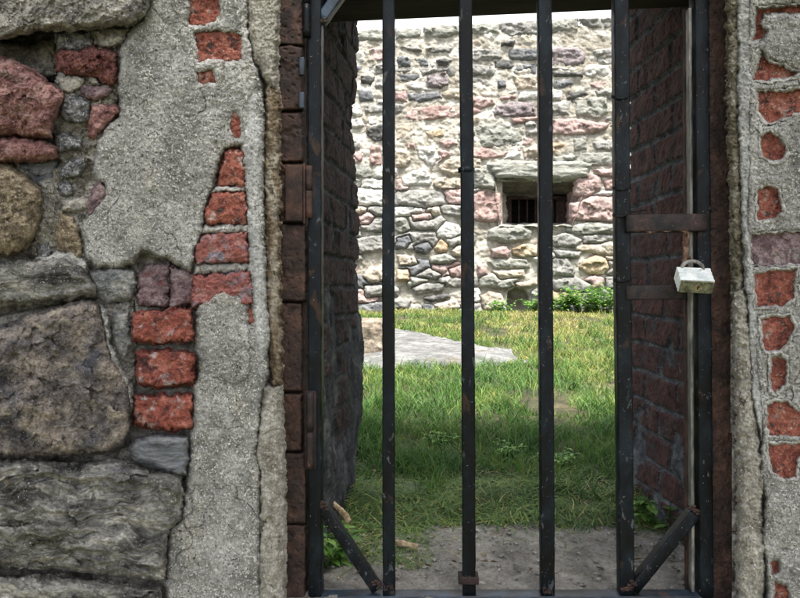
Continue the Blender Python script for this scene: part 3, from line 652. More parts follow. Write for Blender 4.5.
# ================================================================== PADLOCK
px_, py_ = 693.5, 276
s_ = (GY-.03-CAM[1])/FPX
c0 = V3(694, 280, .022)
lock = thing('padlock', c0, 'worn silver laminated padlock hanging from the latch', 'padlock')
M['lock_face'] = mat('lock_face', [(.50, .55, .56), (.66, .70, .70), (.76, .79, .78)], scale=60, rough=.5, patches=[((.22, .24, .24), .64, 90, .06)], metallic=.05, fine=.15, bump=.25, bscale=200, bdist=.0006)
M['lock_base'] = mat('lock_base', [(.07, .075, .045), (.15, .155, .10), (.24, .24, .16)], scale=90, rough=.6, metallic=.3, patches=[((.05, .04, .03), .6, 120, .06)], bump=.4, bscale=300, bdist=.0006)
M['lock_brass'] = mat('lock_brass', [(.16, .13, .07), (.28, .23, .13), (.38, .33, .2)], scale=90, rough=.5, metallic=.5, bump=.2)
M['black_hole'] = mat('black_hole', [(.006, .006, .006), (.01, .01, .01)], scale=20, bump=0)
RL = Euler((R(-54), R(3), R(-6))).to_matrix()      # bottom swung towards the camera
def lk(co, f): return [RL @ v+c0 for v in co], f
lay = []
for k in range(7):
    lay.append(lk(*box_r(0, 0, .016-.0052*k, .0525 if k % 2 == 0 else .0518, .024 if k % 2 == 0 else .0234, .0050, .0009)))
link('lock_body', to_mesh('lock_body', lay, False), M['lock_face'], lock)
link('base_plate', to_mesh('base_plate', [lk(*box_r(0, 0, -.0195, .0500, .0225, .0026, .0009))], False), M['lock_base'], lock)
kh = [lk(*tube([(0.002, 0, -.0205), (0.002, 0, -.0214)], .012, .012, round_=True, amp=0))]
link('cylinder_plug', to_mesh('cylinder_plug', kh, False), M['lock_brass'], lock)
link('keyhole', to_mesh('keyhole', [lk(*box_r(.002, 0, -.0216, .0018, .007, .0008, 0))], False), M['black_hole'], lock)
pa = [Vector((-.0165, 0, .008))]+[Vector((-.0165*math.cos(a*math.pi/14), 0, .018+.0125*math.sin(a*math.pi/14))) for a in range(15)]+[Vector((.0165, 0, .008))]
RS = Euler((R(-12), 0, R(-6))).to_matrix()
co, f = tube(pa, .0062, .0062, round_=True, amp=.0001)
link('shackle', to_mesh('shackle', [([RS @ v+c0+Vector((0, .004, .001)) for v in co], f)]), M['bare_steel'], lock)

# ================================================================== COURTYARD GROUND
def lawn_z(x, y):
    d = np.asarray(y)-CAM[1]
    z = np.clip(.066*(d-1.55), 0, None)+.0
    z = np.where(d > 6.3, .066*(6.3-1.55), z)
    return z+.010*fbm(np.asarray(x)*1.3, np.asarray(y)*1.3, 51, 3)*np.clip((d-1.5)*2, .2, 1)+.004*fbm(np.asarray(x)*9, np.asarray(y)*9, 52, 3)
M['soil'] = mat('soil', [(.14, .13, .115), (.245, .235, .215), (.35, .335, .31)], scale=14, contrast=.2, fine=.4, fscale=240, patches=[((.10, .09, .05), .58, 9, .14)], speck=[((.34, .31, .27), .69, 260), ((.05, .04, .03), .66, 150)], bump=.9, bscale=170, bdist=.006)
M['thatch'] = mat('thatch', [(.03, .032, .018), (.06, .06, .03), (.12, .10, .055)], scale=10, contrast=.2, fine=.5, fscale=160, bump=.9, bscale=140, bdist=.01)
gx = np.concatenate([np.arange(-12, -1, .25), np.arange(-1, 1.2, .012), np.arange(1.2, 12.1, .25)])
gy = np.concatenate([np.arange(-.02, 1.2, .010), np.arange(1.2, 6.4, .05)])
GX, GYY = np.meshgrid(gx, gy)
GZ = lawn_z(GX, GYY)+.004*fbm(GX*30, GYY*30, 53, 4, .6)*(GYY < 1.2)
dd = GYY+.10*fbm(GX*3, GYY*3, 54, 3)
cm = np.where(dd > .62, 1, 0)
lw = link('ground', grid_mesh('ground', GX, GYY, GZ, None, flip=True, cellmat=cm), [M['soil'], M['thatch']])
tag(lw, kind='structure')
M['field'] = mat('field', [(.05, .06, .025), (.09, .09, .045), (.14, .12, .07)], scale=2, bump=.4, bscale=30, bdist=.01)
tr = link('terrain', raw_mesh('terrain', [(-400, -400, -.93), (400, -400, -.93), (400, 400, -.93), (-400, 400, -.93)], [(0, 1, 2, 3)], False), M['field'])
tag(tr, kind='structure')

# ------------------------------------------------------------------ pale rock slab and squared block
def ground_hit(px, py, lift=0.0):
    lo, hi = 0.0, 6.2
    for _ in range(40):
        y = (lo+hi)/2; p = P(px, py, y)
        if p[2] > float(lawn_z(p[0], y))+lift: lo = y
        else: hi = y
    return P(px, py, (lo+hi)/2)
M['slab_rock'] = mat('slab_rock', [(.10, .10, .10), (.165, .166, .165), (.24, .24, .235)], scale=5, stretch=(1, 2.5, 1), fine=.4, fscale=60, bump=.9, bscale=40, bdist=.012, patches=[((.13, .115, .085), .58, 4, .1), ((.30, .30, .29), .62, 9, .08)])
def slab():
    outl = [(330, 327), (385, 327), (400, 329), (430, 333), (462, 340), (490, 345), (512, 349.5), (524, 353), (518, 357), (490, 359.5), (440, 362.5), (400, 363), (330, 362)]
    w3 = [ground_hit(*p, .03)[:2] for p in outl]
    xs = [p[0] for p in w3]; yy = [p[1] for p in w3]
    X, Y = np.meshgrid(np.arange(min(xs)-.1, max(xs)+.1, .012), np.arange(min(yy)-.1, max(yy)+.1, .014))
    d = sdist(w3, X+.06*fbm(X*6, Y*6, 61, 4), Y+.09*fbm(X*6, Y*6, 62, 4))
    Z = lawn_z(X, Y)+.040*np.sqrt(1-(1-np.clip(d/.20, 0, 1))**2)+.002+.005*fbm(X*4, Y*6, 63, 4)+.008*ridged(X*3, Y*5, 64, 4)+.004*fbm(X*22, Y*22, 65, 3)-.012*np.clip(1-np.abs(fbm(X*2.2, Y*3, 66, 3))/.03, 0, 1)+np.where(d < 0, d*.8, 0)
    o = link('rock_outcrop', grid_mesh('rock_outcrop', X, Y, Z, d > -.05, flip=True), M['slab_rock'])
    tag(o, 'pale grey flat rock showing through the lawn behind the gate', 'rock')
slab()
def stone_block():
    import bmesh
    p = ground_hit(382, 359); yb = float(p[1]); q = P(383, 359, yb); t_ = P(383, 321, yb)
    Hh = t_[2]-q[2]
    wv = .36; dv = .34
    bm = bmesh.new(); bmesh.ops.create_cube(bm, size=1)
    bmesh.ops.subdivide_edges(bm, edges=bm.edges[:], cuts=26, use_grid_fill=True)
    co = np.array([v.co[:] for v in bm.verts])
    r = np.max(np.abs(co), 1, keepdims=True)
    k = co*2; n = np.sign(k)*np.minimum(1, np.abs(k))
    sph = np.linalg.norm(np.abs(n)**6, axis=1)  # soft corners
    nn = co/np.maximum(((np.abs(k)**9).sum(1)**(1/9))[:, None], 1e-6)
    nz = fbm(co[:, 0]*5+co[:, 2]*3, co[:, 1]*5+co[:, 2]*4, 71, 4, .6)
    nn = nn*(1+.05*nz[:, None])
    for v, c in zip(bm.verts, nn): v.co = Vector((c[0]*wv, c[1]*dv, c[2]*(Hh+.03)))
    me = bpy.data.meshes.new('stone_block'); bm.to_mesh(me); bm.free()
    me.polygons.foreach_set('use_smooth', [True]*len(me.polygons))
    M['block_stone'] = mat('block_stone', [(.10, .08, .06), (.22, .185, .145), (.34, .30, .24)], scale=16, contrast=.2, fine=.55, fscale=70, patches=[((.14, .10, .075), .58, 9, .1)], bump=.9, bscale=60, bdist=.01)
    o = bpy.data.objects.new('stone_block', me); C.objects.link(o); me.materials.append(M['block_stone'])
    o.location = (q[0]-wv/2, yb+dv/2, q[2]+Hh/2-.012); o.rotation_euler = (0, 0, R(3))
    tag(o, 'squared brown stone block on the grass beside the left end of the pale rock', 'stone block')
stone_block()

# ------------------------------------------------------------------ FAR WALL
FY = 5.4                                # plane of its face: 6.5 m from the camera
far = thing('rubble_wall', (0, FY+.2, .3), 'tall sunlit rubble stone wall with pale mortar and a small barred window, across the grass', 'wall')
def far_mats():
    F = {}
    def fmat(k, cols, **kw):
        cols = [tuple(min(.62, (ch*.72+.28*(sum(c)/3))*{'blue_grey': .62, 'dark': .70, 'purple': .78, 'grey': .84, 'green_grey': .88}.get(k, 1.0)) for ch in c) for c in cols]
        kw.setdefault('scale', 7); kw.setdefault('fine', .42)
        F[k] = mat('far_'+k, cols, fscale=45, bump=.9, bscale=38, bdist=.012, contrast=.2, **kw)
    fmat('grey', [(.17, .17, .16), (.28, .275, .255), (.38, .37, .34)], patches=[((.14, .14, .13), .6, 5, .1)])
    fmat('green_grey', [(.17, .18, .15), (.29, .295, .255), (.39, .39, .34)], stretch=(1, 1, 3))
    fmat('soffit', [(.07, .06, .045), (.11, .095, .07), (.16, .14, .10)])  # albedo darkened: the shade under the lintel is put into the colour
    fmat('blue_grey', [(.12, .13, .145), (.20, .215, .235), (.33, .34, .35)])
    fmat('pink', [(.24, .15, .14), (.36, .235, .215), (.45, .34, .31)])
    fmat('red', [(.24, .14, .125), (.34, .215, .19), (.42, .30, .27)])
    fmat('tan', [(.27, .22, .16), (.38, .32, .24), (.47, .42, .33)])
    fmat('ochre', [(.24, .16, .08), (.38, .28, .16), (.47, .39, .26)])
    fmat('purple', [(.16, .125, .14), (.26, .21, .225), (.36, .32, .33)])
    fmat('white', [(.38, .375, .35), (.49, .48, .45), (.56, .55, .52)])
    fmat('dark', [(.07, .072, .07), (.13, .13, .125), (.22, .22, .205)])
    F['mortar'] = mat('far_mortar', [(.22, .20, .165), (.37, .35, .305), (.49, .475, .43)], scale=6, fine=.25, fscale=50, bump=.9, bscale=45, bdist=.012, patches=[((.36, .31, .25), .62, 5, .1)])
    return F
F = far_mats()
NOT = [  # notable stones: polygon (photo pixels on the wall's plane), colour
 ([(344, 31), (380, 29), (383, 41), (345, 42)], 'green_grey'), ([(396, 28), (418, 27), (421, 36), (412, 40), (395, 40)], 'green_grey'), ([(423, 26), (457, 24), (461, 34), (440, 39), (423, 38)], 'green_grey'),
 ([(466, 24), (498, 22), (499, 34), (468, 36)], 'green_grey'), ([(501, 22), (538, 20), (539, 35), (510, 37), (501, 31)], 'grey'), ([(548, 19), (579, 17), (579, 31), (549, 34)], 'green_grey'), ([(581, 18), (614, 16), (614, 28), (590, 28)], 'grey'),
 ([(300, 33), (340, 31), (341, 43), (300, 44)], 'grey'), ([(256, 35), (297, 33), (297, 46), (256, 46)], 'green_grey'), ([(617, 16), (660, 13), (660, 27), (617, 29)], 'grey'), ([(663, 13), (712, 10), (712, 24), (663, 27)], 'green_grey'),
 ([(397, 57), (408, 55), (411, 67), (397, 69)], 'blue_grey'), ([(413, 58), (427, 57), (428, 66), (415, 67)], 'blue_grey'), ([(436, 60), (444, 57), (452, 60), (446, 67), (438, 66)], 'dark'), ([(396, 74), (420, 74), (421, 80), (396, 82)], 'blue_grey'),
 ([(426, 76), (446, 72), (449, 86), (440, 89), (427, 87)], 'purple'), ([(358, 90), (373, 89), (375, 103), (358, 103)], 'blue_grey'), ([(360, 75), (375, 77), (372, 85), (360, 83)], 'dark'), ([(350, 66), (364, 65), (364, 72), (351, 73)], 'blue_grey'),
 ([(408, 50), (398, 46), (418, 46), (424, 52)], 'grey'), ([(424, 47), (442, 46), (454, 47), (450, 53), (426, 53)], 'grey'), ([(495, 61), (508, 59), (515, 66), (512, 70), (495, 68)], 'dark'), ([(500, 42), (515, 40), (514, 47), (502, 47)], 'dark'),
 ([(551, 52), (560, 47), (578, 46), (587, 54), (584, 64), (565, 67), (552, 65)], 'purple'), ([(592, 50), (614, 47), (614, 65), (597, 64)], 'grey'), ([(552, 72), (583, 71), (584, 78), (553, 77)], 'dark'), ([(553, 80), (570, 79), (575, 84), (564, 89), (553, 88)], 'blue_grey'),
 ([(588, 85), (597, 75), (607, 79), (608, 86), (598, 90)], 'red'), ([(513, 76), (536, 75), (536, 90), (516, 91)], 'tan'), ([(497, 80), (506, 80), (507, 88), (497, 89)], 'blue_grey'), ([(499, 97), (518, 94), (518, 99), (501, 102)], 'red'), ([(470, 95), (492, 97), (496, 104), (480, 110), (470, 105)], 'pink'),
 ([(405, 113), (412, 107), (440, 105), (478, 103), (481, 113), (460, 118), (412, 122), (405, 119)], 'red'), ([(408, 93), (440, 91), (443, 99), (420, 103), (408, 100)], 'blue_grey'),
 ([(366, 128), (382, 123), (390, 130), (388, 141), (374, 142), (366, 136)], 'dark'), ([(370, 144), (381, 145), (382, 166), (370, 166)], 'red'), ([(395, 149), (408, 151), (411, 160), (405, 167), (395, 167)], 'tan'), ([(396, 124), (413, 122), (416, 134), (405, 141), (396, 140)], 'tan'),
 ([(425, 131), (440, 128), (448, 137), (430, 139)], 'ochre'), ([(438, 142), (450, 138), (458, 144), (448, 150)], 'pink'), ([(406, 143), (416, 142), (416, 151), (408, 149)], 'red'), ([(438, 168), (444, 160), (462, 155), (480, 156), (483, 168), (470, 175), (448, 177)], 'tan'),
 ([(402, 178), (412, 170), (428, 169), (432, 178), (430, 185), (404, 185)], 'white'), ([(418, 148), (434, 144), (440, 158), (432, 167), (418, 158)], 'white'), ([(470, 148), (482, 147), (500, 152), (508, 150), (505, 156), (482, 161), (470, 158)], 'red'),
 ([(478, 125), (500, 121), (518, 126), (523, 140), (515, 147), (482, 148), (477, 138)], 'green_grey'), ([(525, 122), (536, 120), (540, 134), (526, 137)], 'grey'), ([(551, 119), (580, 119), (611, 123), (606, 130), (580, 136), (552, 136)], 'pink'), ([(510, 118), (545, 116), (545, 121), (512, 125)], 'red'),
 ([(574, 100), (590, 96), (607, 98), (608, 113), (600, 119), (576, 116)], 'green_grey'), ([(495, 105), (510, 101), (536, 102), (536, 117), (505, 118), (494, 116)], 'purple'), ([(548, 102), (570, 101), (570, 116), (549, 117)], 'grey'),
 ([(572, 138), (586, 136), (588, 150), (574, 152)], 'green_grey'), ([(593, 142), (616, 138), (616, 150), (597, 152)], 'grey'), ([(550, 143), (566, 143), (564, 153), (551, 153)], 'ochre'), ([(521, 148), (538, 144), (540, 156), (524, 158)], 'tan'),
 ([(553, 157), (580, 153), (614, 152), (614, 166), (590, 166), (556, 163)], 'green_grey'),
 ([(576, 176), (590, 172), (601, 178), (602, 190), (586, 197), (575, 192)], 'pink'), ([(594, 169), (614, 168), (614, 177), (600, 176)], 'pink'), ([(604, 180), (618, 178), (618, 188), (606, 190)], 'red'),
 ([(473, 194), (485, 190), (500, 193), (501, 220), (490, 223), (473, 220)], 'red'), ([(473, 168), (486, 164), (494, 176), (496, 190), (474, 188)], 'green_grey'),
 ([(572, 204), (590, 197), (614, 196), (616, 222), (590, 221), (571, 220)], 'pink'), ([(488, 230), (500, 225), (524, 226), (533, 231), (530, 240), (505, 243), (489, 239)], 'green_grey'), ([(566, 226), (590, 222), (614, 224), (614, 233), (580, 235), (567, 232)], 'green_grey'),
 ([(491, 249), (506, 246), (511, 251), (508, 259), (492, 258)], 'pink'), ([(512, 248), (524, 244), (540, 246), (541, 256), (524, 258), (513, 255)], 'ochre'), ([(551, 236), (566, 233), (582, 240), (575, 247), (552, 246)], 'grey'),
 ([(575, 245), (600, 244), (614, 241), (614, 256), (598, 254), (576, 250)], 'tan'), ([(580, 268), (584, 259), (596, 255), (606, 259), (610, 268), (603, 275), (588, 275)], 'ochre'), ([(552, 259), (568, 257), (576, 272), (574, 277), (553, 276)], 'grey'),
 ([(552, 249), (582, 251), (580, 257), (560, 258)], 'grey'), ([(488, 262), (500, 258), (528, 260), (530, 268), (495, 268)], 'green_grey'), ([(492, 271), (524, 269), (525, 277), (500, 279)], 'tan'), ([(552, 280), (575, 277), (592, 284), (590, 292), (554, 291)], 'grey'),
 ([(515, 283), (535, 279), (540, 286), (520, 288)], 'tan'), ([(481, 296), (488, 291), (500, 293), (505, 303), (500, 312), (484, 310)], 'tan'), ([(484, 207), (484, 207), (485, 207)], 'grey'), ([(478, 263), (486, 268), (487, 274), (479, 277)], 'pink'),
 ([(356, 216), (370, 212), (375, 217), (370, 224), (356, 224)], 'pink'), ([(354, 238), (383, 235), (384, 252), (356, 254)], 'grey'), ([(397, 238), (408, 235), (412, 242), (405, 248), (396, 249)], 'blue_grey'), ([(362, 276), (370, 268), (384, 268), (384, 281), (370, 283)], 'tan'), ([(396, 270), (408, 269), (410, 280), (397, 282)], 'ochre'),
 ([(414, 246), (428, 242), (432, 248), (425, 255), (415, 252)], 'blue_grey'), ([(434, 248), (441, 239), (448, 245), (447, 252), (438, 253)], 'ochre'), ([(451, 250), (459, 245), (472, 247), (472, 255), (455, 256)], 'tan'), ([(436, 232), (446, 222), (458, 224), (462, 233), (452, 238), (438, 237)], 'white'),
 ([(412, 215), (430, 212), (434, 218), (414, 222)], 'pink'), ([(430, 257), (445, 253), (458, 259), (450, 264), (431, 264)], 'green_grey'), ([(415, 276), (428, 268), (442, 274), (435, 280)], 'grey'), ([(448, 270), (462, 264), (474, 268), (474, 277), (452, 277)], 'pink'),
 ([(412, 288), (424, 283), (445, 284), (442, 292), (415, 295)], 'grey'), ([(364, 286), (384, 284), (400, 288), (398, 296), (366, 297)], 'grey'), ([(424, 298), (448, 293), (450, 297), (430, 302)], 'dark'), ([(433, 304), (455, 299), (462, 308), (440, 314)], 'tan'), ([(385, 300), (400, 297), (412, 300), (408, 309), (388, 309)], 'grey'), ([(397, 255), (414, 256), (418, 264), (400, 266)], 'tan'),
]
NOT = [n for n in NOT if len(n[0]) > 3]
WIN = [(496, 178), (587, 177), (572, 224), (500, 224)]
HOLE2 = [(508, 292), (516, 287), (526, 289), (531, 296), (531, 316), (506, 316)]
LINT = [(487, 164), (500, 160), (540, 161), (580, 161), (593, 164), (588, 178), (560, 181), (520, 180), (496, 180)]
random.seed(12)
def far_seeds():
    """fill the remaining face with random stones: jittered rows"""
    pts = []
    y = 48
    while y < 330:
        rh = random.uniform(10.5, 18.5)*(1.0 if y > 150 else .95)
        x = 130+random.random()*20
        while x < 880:
            L_ = rh*random.choice([1.1, 1.5, 1.9, 2.4, 3.0])
            pts.append((x+L_/2, y+rh/2+random.uniform(-1.8, 1.8), L_, rh)); x += L_
        y += rh
    return pts
step = 1.0
U, V = np.meshgrid(np.arange(130, 870, step), np.arange(12, 330, step))
WU = U+1.3*fbm(U/17, V/17, 91, 2)+.7*fbm(U/3.6, V/3.6, 93, 2); WV = V+1.0*fbm(U/17, V/17, 92, 2)+.5*fbm(U/3.6, V/3.6, 94, 2)
notd = np.full(U.shape, -1e9)
nd = []
for poly, c in NOT+[(LINT, 'green_grey')]:
    cy0 = [p[0] for p in poly]; cy1 = [p[1] for p in poly]
    d = sdist(poly, WU, WV) if True else None
    nd.append(d); notd = np.maximum(notd, d)
wind = sdist(WIN, U, V); h2 = sdist(HOLE2, U, V)
notd_all = np.maximum(notd, np.maximum(wind, h2))
topline = 30-(U-400)*.048           # top of the wall (without coping stones)
MG = .016                           # mortar face sits this far behind the stones' faces
stone_base = {}
def far_h(d, e, b, seed):
    t = np.clip(d/e, 0, 1)
    h = b*np.sqrt(np.maximum(0, 1-(1-t)**2))+.012*fbm(U/9, V/6, seed, 4, .6)+.020*facets(U/13, V/8, seed+3)*np.clip(t*1.4, 0, 1)
    return h+np.where(d < 0, d*.03, 0)-.012
jobs = []
for i, (poly, c) in enumerate(NOT):
    jobs.append((nd[i], c, random.uniform(.028, .052), abs(sum(poly[k][0]*poly[(k+1) % len(poly)][1]-poly[(k+1) % len(poly)][0]*poly[k][1] for k in range(len(poly))))/2, i))
pts = [p for p in far_seeds()]
# keep seeds away from the notable stones
def near(px, py, f):
    iy = int(np.clip(round((py-12)/step), 0, U.shape[0]-1)); ix = int(np.clip(round((px-130)/step), 0, U.shape[1]-1)); return f[iy, ix]
pts = [p for p in pts if near(p[0], p[1], notd_all) < -2.2 and p[1] > 30-(p[0]-400)*.048+8]
PX = np.array([p[:2] for p in pts]); PS = np.array([p[2:] for p in pts])
f1 = np.full(U.shape, 1e9); f2 = np.full(U.shape, 1e9); fid = np.zeros(U.shape, int)
for k in range(len(pts)):
    x0 = int(max(0, (PX[k, 0]-130-70))); x1 = int(min(U.shape[1], PX[k, 0]-130+70)); y0 = int(max(0, PX[k, 1]-12-45)); y1 = int(min(U.shape[0], PX[k, 1]-12+45))
    sl = (slice(y0, y1), slice(x0, x1))
    sx_, sy_ = PS[k, 0]/2, PS[k, 1]/2
    dd_ = (np.abs((WU[sl]-PX[k, 0])/sx_)**2.6+np.abs((WV[sl]-PX[k, 1])/sy_)**2.6)**(1/2.6)*7
    a1, a2, ai = f1[sl], f2[sl], fid[sl]
    nr = dd_ < a1
    f2[sl] = np.where(nr, a1, np.minimum(a2, dd_)); fid[sl] = np.where(nr, k, ai); f1[sl] = np.where(nr, dd_, a1)
gap = np.where(V < 150, 1.0, .35)+.5*fbm(U/25, V/25, 95, 2)
vd = np.minimum((f2-f1)*.5, (8.2-f1)*1.0)-gap
vd = np.minimum(vd, -notd_all-1.0)
vd = np.minimum(vd, V-topline-13)
pal_top = ['blue_grey', 'grey', 'white', 'purple', 'grey', 'dark', 'tan', 'pink', 'blue_grey', 'white']
pal_mid = ['white', 'white', 'pink', 'tan', 'green_grey', 'white', 'pink', 'white', 'grey', 'green_grey']
pal_low = ['grey', 'green_grey', 'tan', 'grey', 'white', 'green_grey', 'pink', 'grey', 'ochre', 'blue_grey']
for k in range(len(pts)):
    y_ = PX[k, 1]; pal = pal_top if y_ < 125 else pal_mid if y_ < 215 else pal_low
    x0 = int(max(0, (PX[k, 0]-130-70))); x1 = int(min(U.shape[1], PX[k, 0]-130+70)); y0 = int(max(0, PX[k, 1]-12-45)); y1 = int(min(U.shape[0], PX[k, 1]-12+45))
    m_ = (fid[y0:y1, x0:x1] == k)
    a_ = int((m_ & (vd[y0:y1, x0:x1] > 0)).sum())
    if a_ < 12: continue
    jobs.append((None, random.choice(pal), random.uniform(.024, .048), a_, (k, x0, x1, y0, y1)))
CO = P(U, V, FY)
def visible(j):
    if j[0] is not None: p = NOT[j[4]][0]; cx = sum(q[0] for q in p)/len(p)
    else: cx = PX[j[4][0], 0]
    return 345 < cx < 625
jobs.sort(key=lambda j: (not visible(j), -j[3]))
rest = []
def add_far(j, name, parent, single=True):
    d, c, b, area, info = j
    if d is not None:
        poly = NOT[info][0]; xs = [p[0] for p in poly]; yy = [p[1] for p in poly]
        x0, x1, y0, y1 = int(max(0, min(xs)-130-6)), int(max(xs)-130+6), int(max(0, min(yy)-12-6)), int(max(yy)-12+6)
        sl = (slice(y0, y1), slice(x0, x1)); D = d[sl]; sd__ = info
    else:
        k, x0, x1, y0, y1 = info; sl = (slice(y0, y1), slice(x0, x1))
        D = np.where(fid[sl] == k, vd[sl], -9); sd__ = 300+k
    Us, Vs = U[sl], V[sl]
    e = 2.6+area**.5*.07
    t = np.clip(D/e, 0, 1)
    h = b*np.sqrt(np.maximum(0, 1-(1-t)**2))+(.005*fbm(Us/9, Vs/6, sd__, 3, .5)+.026*facets(Us/16, Vs/10, sd__+3)*np.clip(t*1.6, 0, 1)+.012*facets(Us/6, Vs/3.5, sd__+13)*np.clip(t*1.4, 0, 1))
    h = h-.014+np.where(D < 0, np.maximum(D, -3)*.03, 0)
    co = CO[sl]
    mask = D > -1.8
    return co[..., 0], co[..., 1]-h, co[..., 2], mask, c
cnt = 0
REST = {}
for j in jobs:
    X_, Y_, Z_, mk, c = add_far(j, 'stone', far)
    if mk.sum() < 9: continue
    if cnt < 100:
        me = grid_mesh('stone', X_, Y_, Z_, mk)
        if len(me.polygons) == 0: continue
        link('stone', me, F[c], far); cnt += 1
    else:
        REST.setdefault(c, []).append((X_, Y_, Z_, mk))
# all the smaller stones as one part
keys = list(REST); cos = []; fs_ = []; mi = []; n0 = 0
for ki, c in enumerate(keys):
    for X_, Y_, Z_, mk in REST[c]:
        h_, w__ = X_.shape; idx = np.arange(h_*w__).reshape(h_, w__)
        ok = mk[:-1, :-1] & mk[:-1, 1:] & mk[1:, 1:] & mk[1:, :-1]
        f = np.stack([idx[:-1, :-1][ok], idx[1:, :-1][ok], idx[1:, 1:][ok], idx[:-1, 1:][ok]], -1)
        if len(f) == 0: continue
        used = np.zeros(h_*w__, bool); used[f.ravel()] = True; rem = np.cumsum(used)-1
        cos.append(np.stack([X_.ravel(), Y_.ravel(), Z_.ravel()], -1)[used]); fs_.append(rem[f]+n0); mi.append(np.full(len(f), ki)); n0 += used.sum()
o = link('small_stones', raw_mesh('small_stones', np.concatenate(cos), np.concatenate(fs_), True, np.concatenate(mi)), [F[c] for c in keys], far)
tag(o, kind='stuff')
# mortar face
hm = .012*fbm(U/14, V/10, 98, 4, .6)+.006*fbm(U/3.5, V/3.5, 99, 3)
hm = hm-.030*np.clip((V-150)/60, 0, 1)-.12*np.clip(h2/3, 0, 1)*2.2
link('mortar_bed', grid_mesh('mortar_bed', CO[..., 0], CO[..., 1]-hm, CO[..., 2], (wind < -.2) & (V > topline+4)), F['mortar'], far)
# lintel over the window
D = nd[-1]; t = np.clip(D/5, 0, 1)
hh = .07*np.sqrt(np.maximum(0, 1-(1-t)**2))+.008*fbm(U/14, V/6, 55, 3, .5)+.012*ridged(U/30, V/6, 56, 2)-.01+np.where(D < 0, np.maximum(D, -2)*.03, 0)
sl = (slice(135, 185), slice(345, 475))
link('lintel', grid_mesh('lintel', CO[sl][..., 0], (CO[..., 1]-hh)[sl], CO[sl][..., 2], (D > -1.6)[sl]), F['green_grey'], far)
# window recess: splayed soffit, jambs, sill, then bars in the dark opening
fr = [P(x, y, FY-.03) for x, y in ((494, 178), (589, 177), (573, 226), (499, 226))]
bk = [P(x, y, FY+.42) for x, y in ((506.5, 196.5), (566, 195), (566, 223.5), (507, 223.5))]
def quadgrid(name, a, b, c, d, m, n=24, seed=1, amp=.02):
    s, t = np.meshgrid(np.linspace(0, 1, n), np.linspace(0, 1, n))
    co = (a[None, None]*((1-s)*(1-t))[..., None]+b[None, None]*(s*(1-t))[..., None]+c[None, None]*(s*t)[..., None]+d[None, None]*((1-s)*t)[..., None])
    nn = np.cross(b-a, d-a); nn /= np.linalg.norm(nn)
    co = co+nn*(amp*fbm(s*4, t*4, seed, 4))[..., None]
    return link(name, grid_mesh(name, co[..., 0], co[..., 1], co[..., 2]), m, far)
win = bpy.data.objects.new('window', None)
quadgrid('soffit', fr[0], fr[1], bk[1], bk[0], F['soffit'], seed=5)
quadgrid('window_jamb', fr[0], bk[0], bk[3], fr[3], F['tan'], seed=6)
quadgrid('window_jamb', bk[1], fr[1], fr[2], bk[2], F['pink'], seed=7)
quadgrid('sill', fr[3], bk[3], bk[2], fr[2], F['green_grey'], seed=8)
b0, b1 = bk[0], bk[2]
x0, x1, z0, z1 = min(bk[0][0], bk[3][0]), max(bk[1][0], bk[2][0]), bk[2][2], bk[0][2]
yb = FY+.42
wf = join_boxes('window', [(x0-.02, x1+.02, yb+.35, yb+.4, z0-.05, z1+.05), (x0-.06, x0-.02, yb, yb+.4, z0-.1, z1+.1), (x1+.02, x1+.06, yb, yb+.4, z0-.1, z1+.1), (x0-.06, x1+.06, yb, yb+.4, z1+.02, z1+.06), (x0-.06, x1+.06, yb, yb+.4, z0-.06, z0-.02)])
wo = link('window', wf, M['dark_timber'], far)
for fx in (.22, .36, .50, .64, .80):
    x = x0+(x1-x0)*fx
    link('window_bar', to_mesh('window_bar', [tube([(x, yb+.05, z0), (x, yb+.05, z1)], .018, .018, seg=.05, amp=.001, seed=int(fx*99))]), M['rust'], wo)
link('window_frame', join_boxes('window_frame', [(x0, x0+.05, yb-.005, yb+.03, z0, z1), (x1-.10, x1, yb-.005, yb+.03, z0, z1), (x0+.052, x1-.102, yb-.003, yb+.028, z1-.03, z1)]), M['rust'], wo)
# body behind the face
zt = float(P(400, 30, FY)[2])
fb = [P(130, topline[0, 0]+4, FY), P(870, topline[0, -1]+4, FY)]
link('wall_core', join_boxes('wall_core', [(-9, x0-.08, FY+.06, FY+.9, -.95, fb[0][2]-.05), (x1+.08, 9, FY+.06, FY+.9, -.95, fb[0][2]-.02), (x0-.08, x1+.08, FY+.06, FY+.9, z1+.12, fb[0][2]-.02), (x0-.08, x1+.08, FY+.2, FY+.9, -.95, z0-.1)]), F['mortar'], far)

# ------------------------------------------------------------------ GRASS
M_G = bpy.data.materials.new('grass_blades'); M_G.use_nodes = True
t = M_G.node_tree; b = t.nodes['Principled BSDF']
at = N(t, 'ShaderNodeAttribute'); at.attribute_name = 'tint'
rp = ramp(t, at.outputs['Fac'], [(0, (.03, .085, .025)), (.3, (.085, .185, .04)), (.55, (.185, .26, .06)), (.75, (.33, .32, .10)), (1, (.45, .38, .21))])
t.links.new(rp, b.inputs['Base Color']); b.inputs['Roughness'].default_value = .6; b.inputs['Specular IOR Level'].default_value = .3
trn = N(t, 'ShaderNodeBsdfTranslucent'); t.links.new(rp, trn.inputs['Color'])
mx = N(t, 'ShaderNodeMixShader'); mx.inputs[0].default_value = .3
t.links.new(b.outputs[0], mx.inputs[1]); t.links.new(trn.outputs[0], mx.inputs[2]); t.links.new(mx.outputs[0], t.nodes['Material Output'].inputs[0])
rng = np.random.default_rng(4)
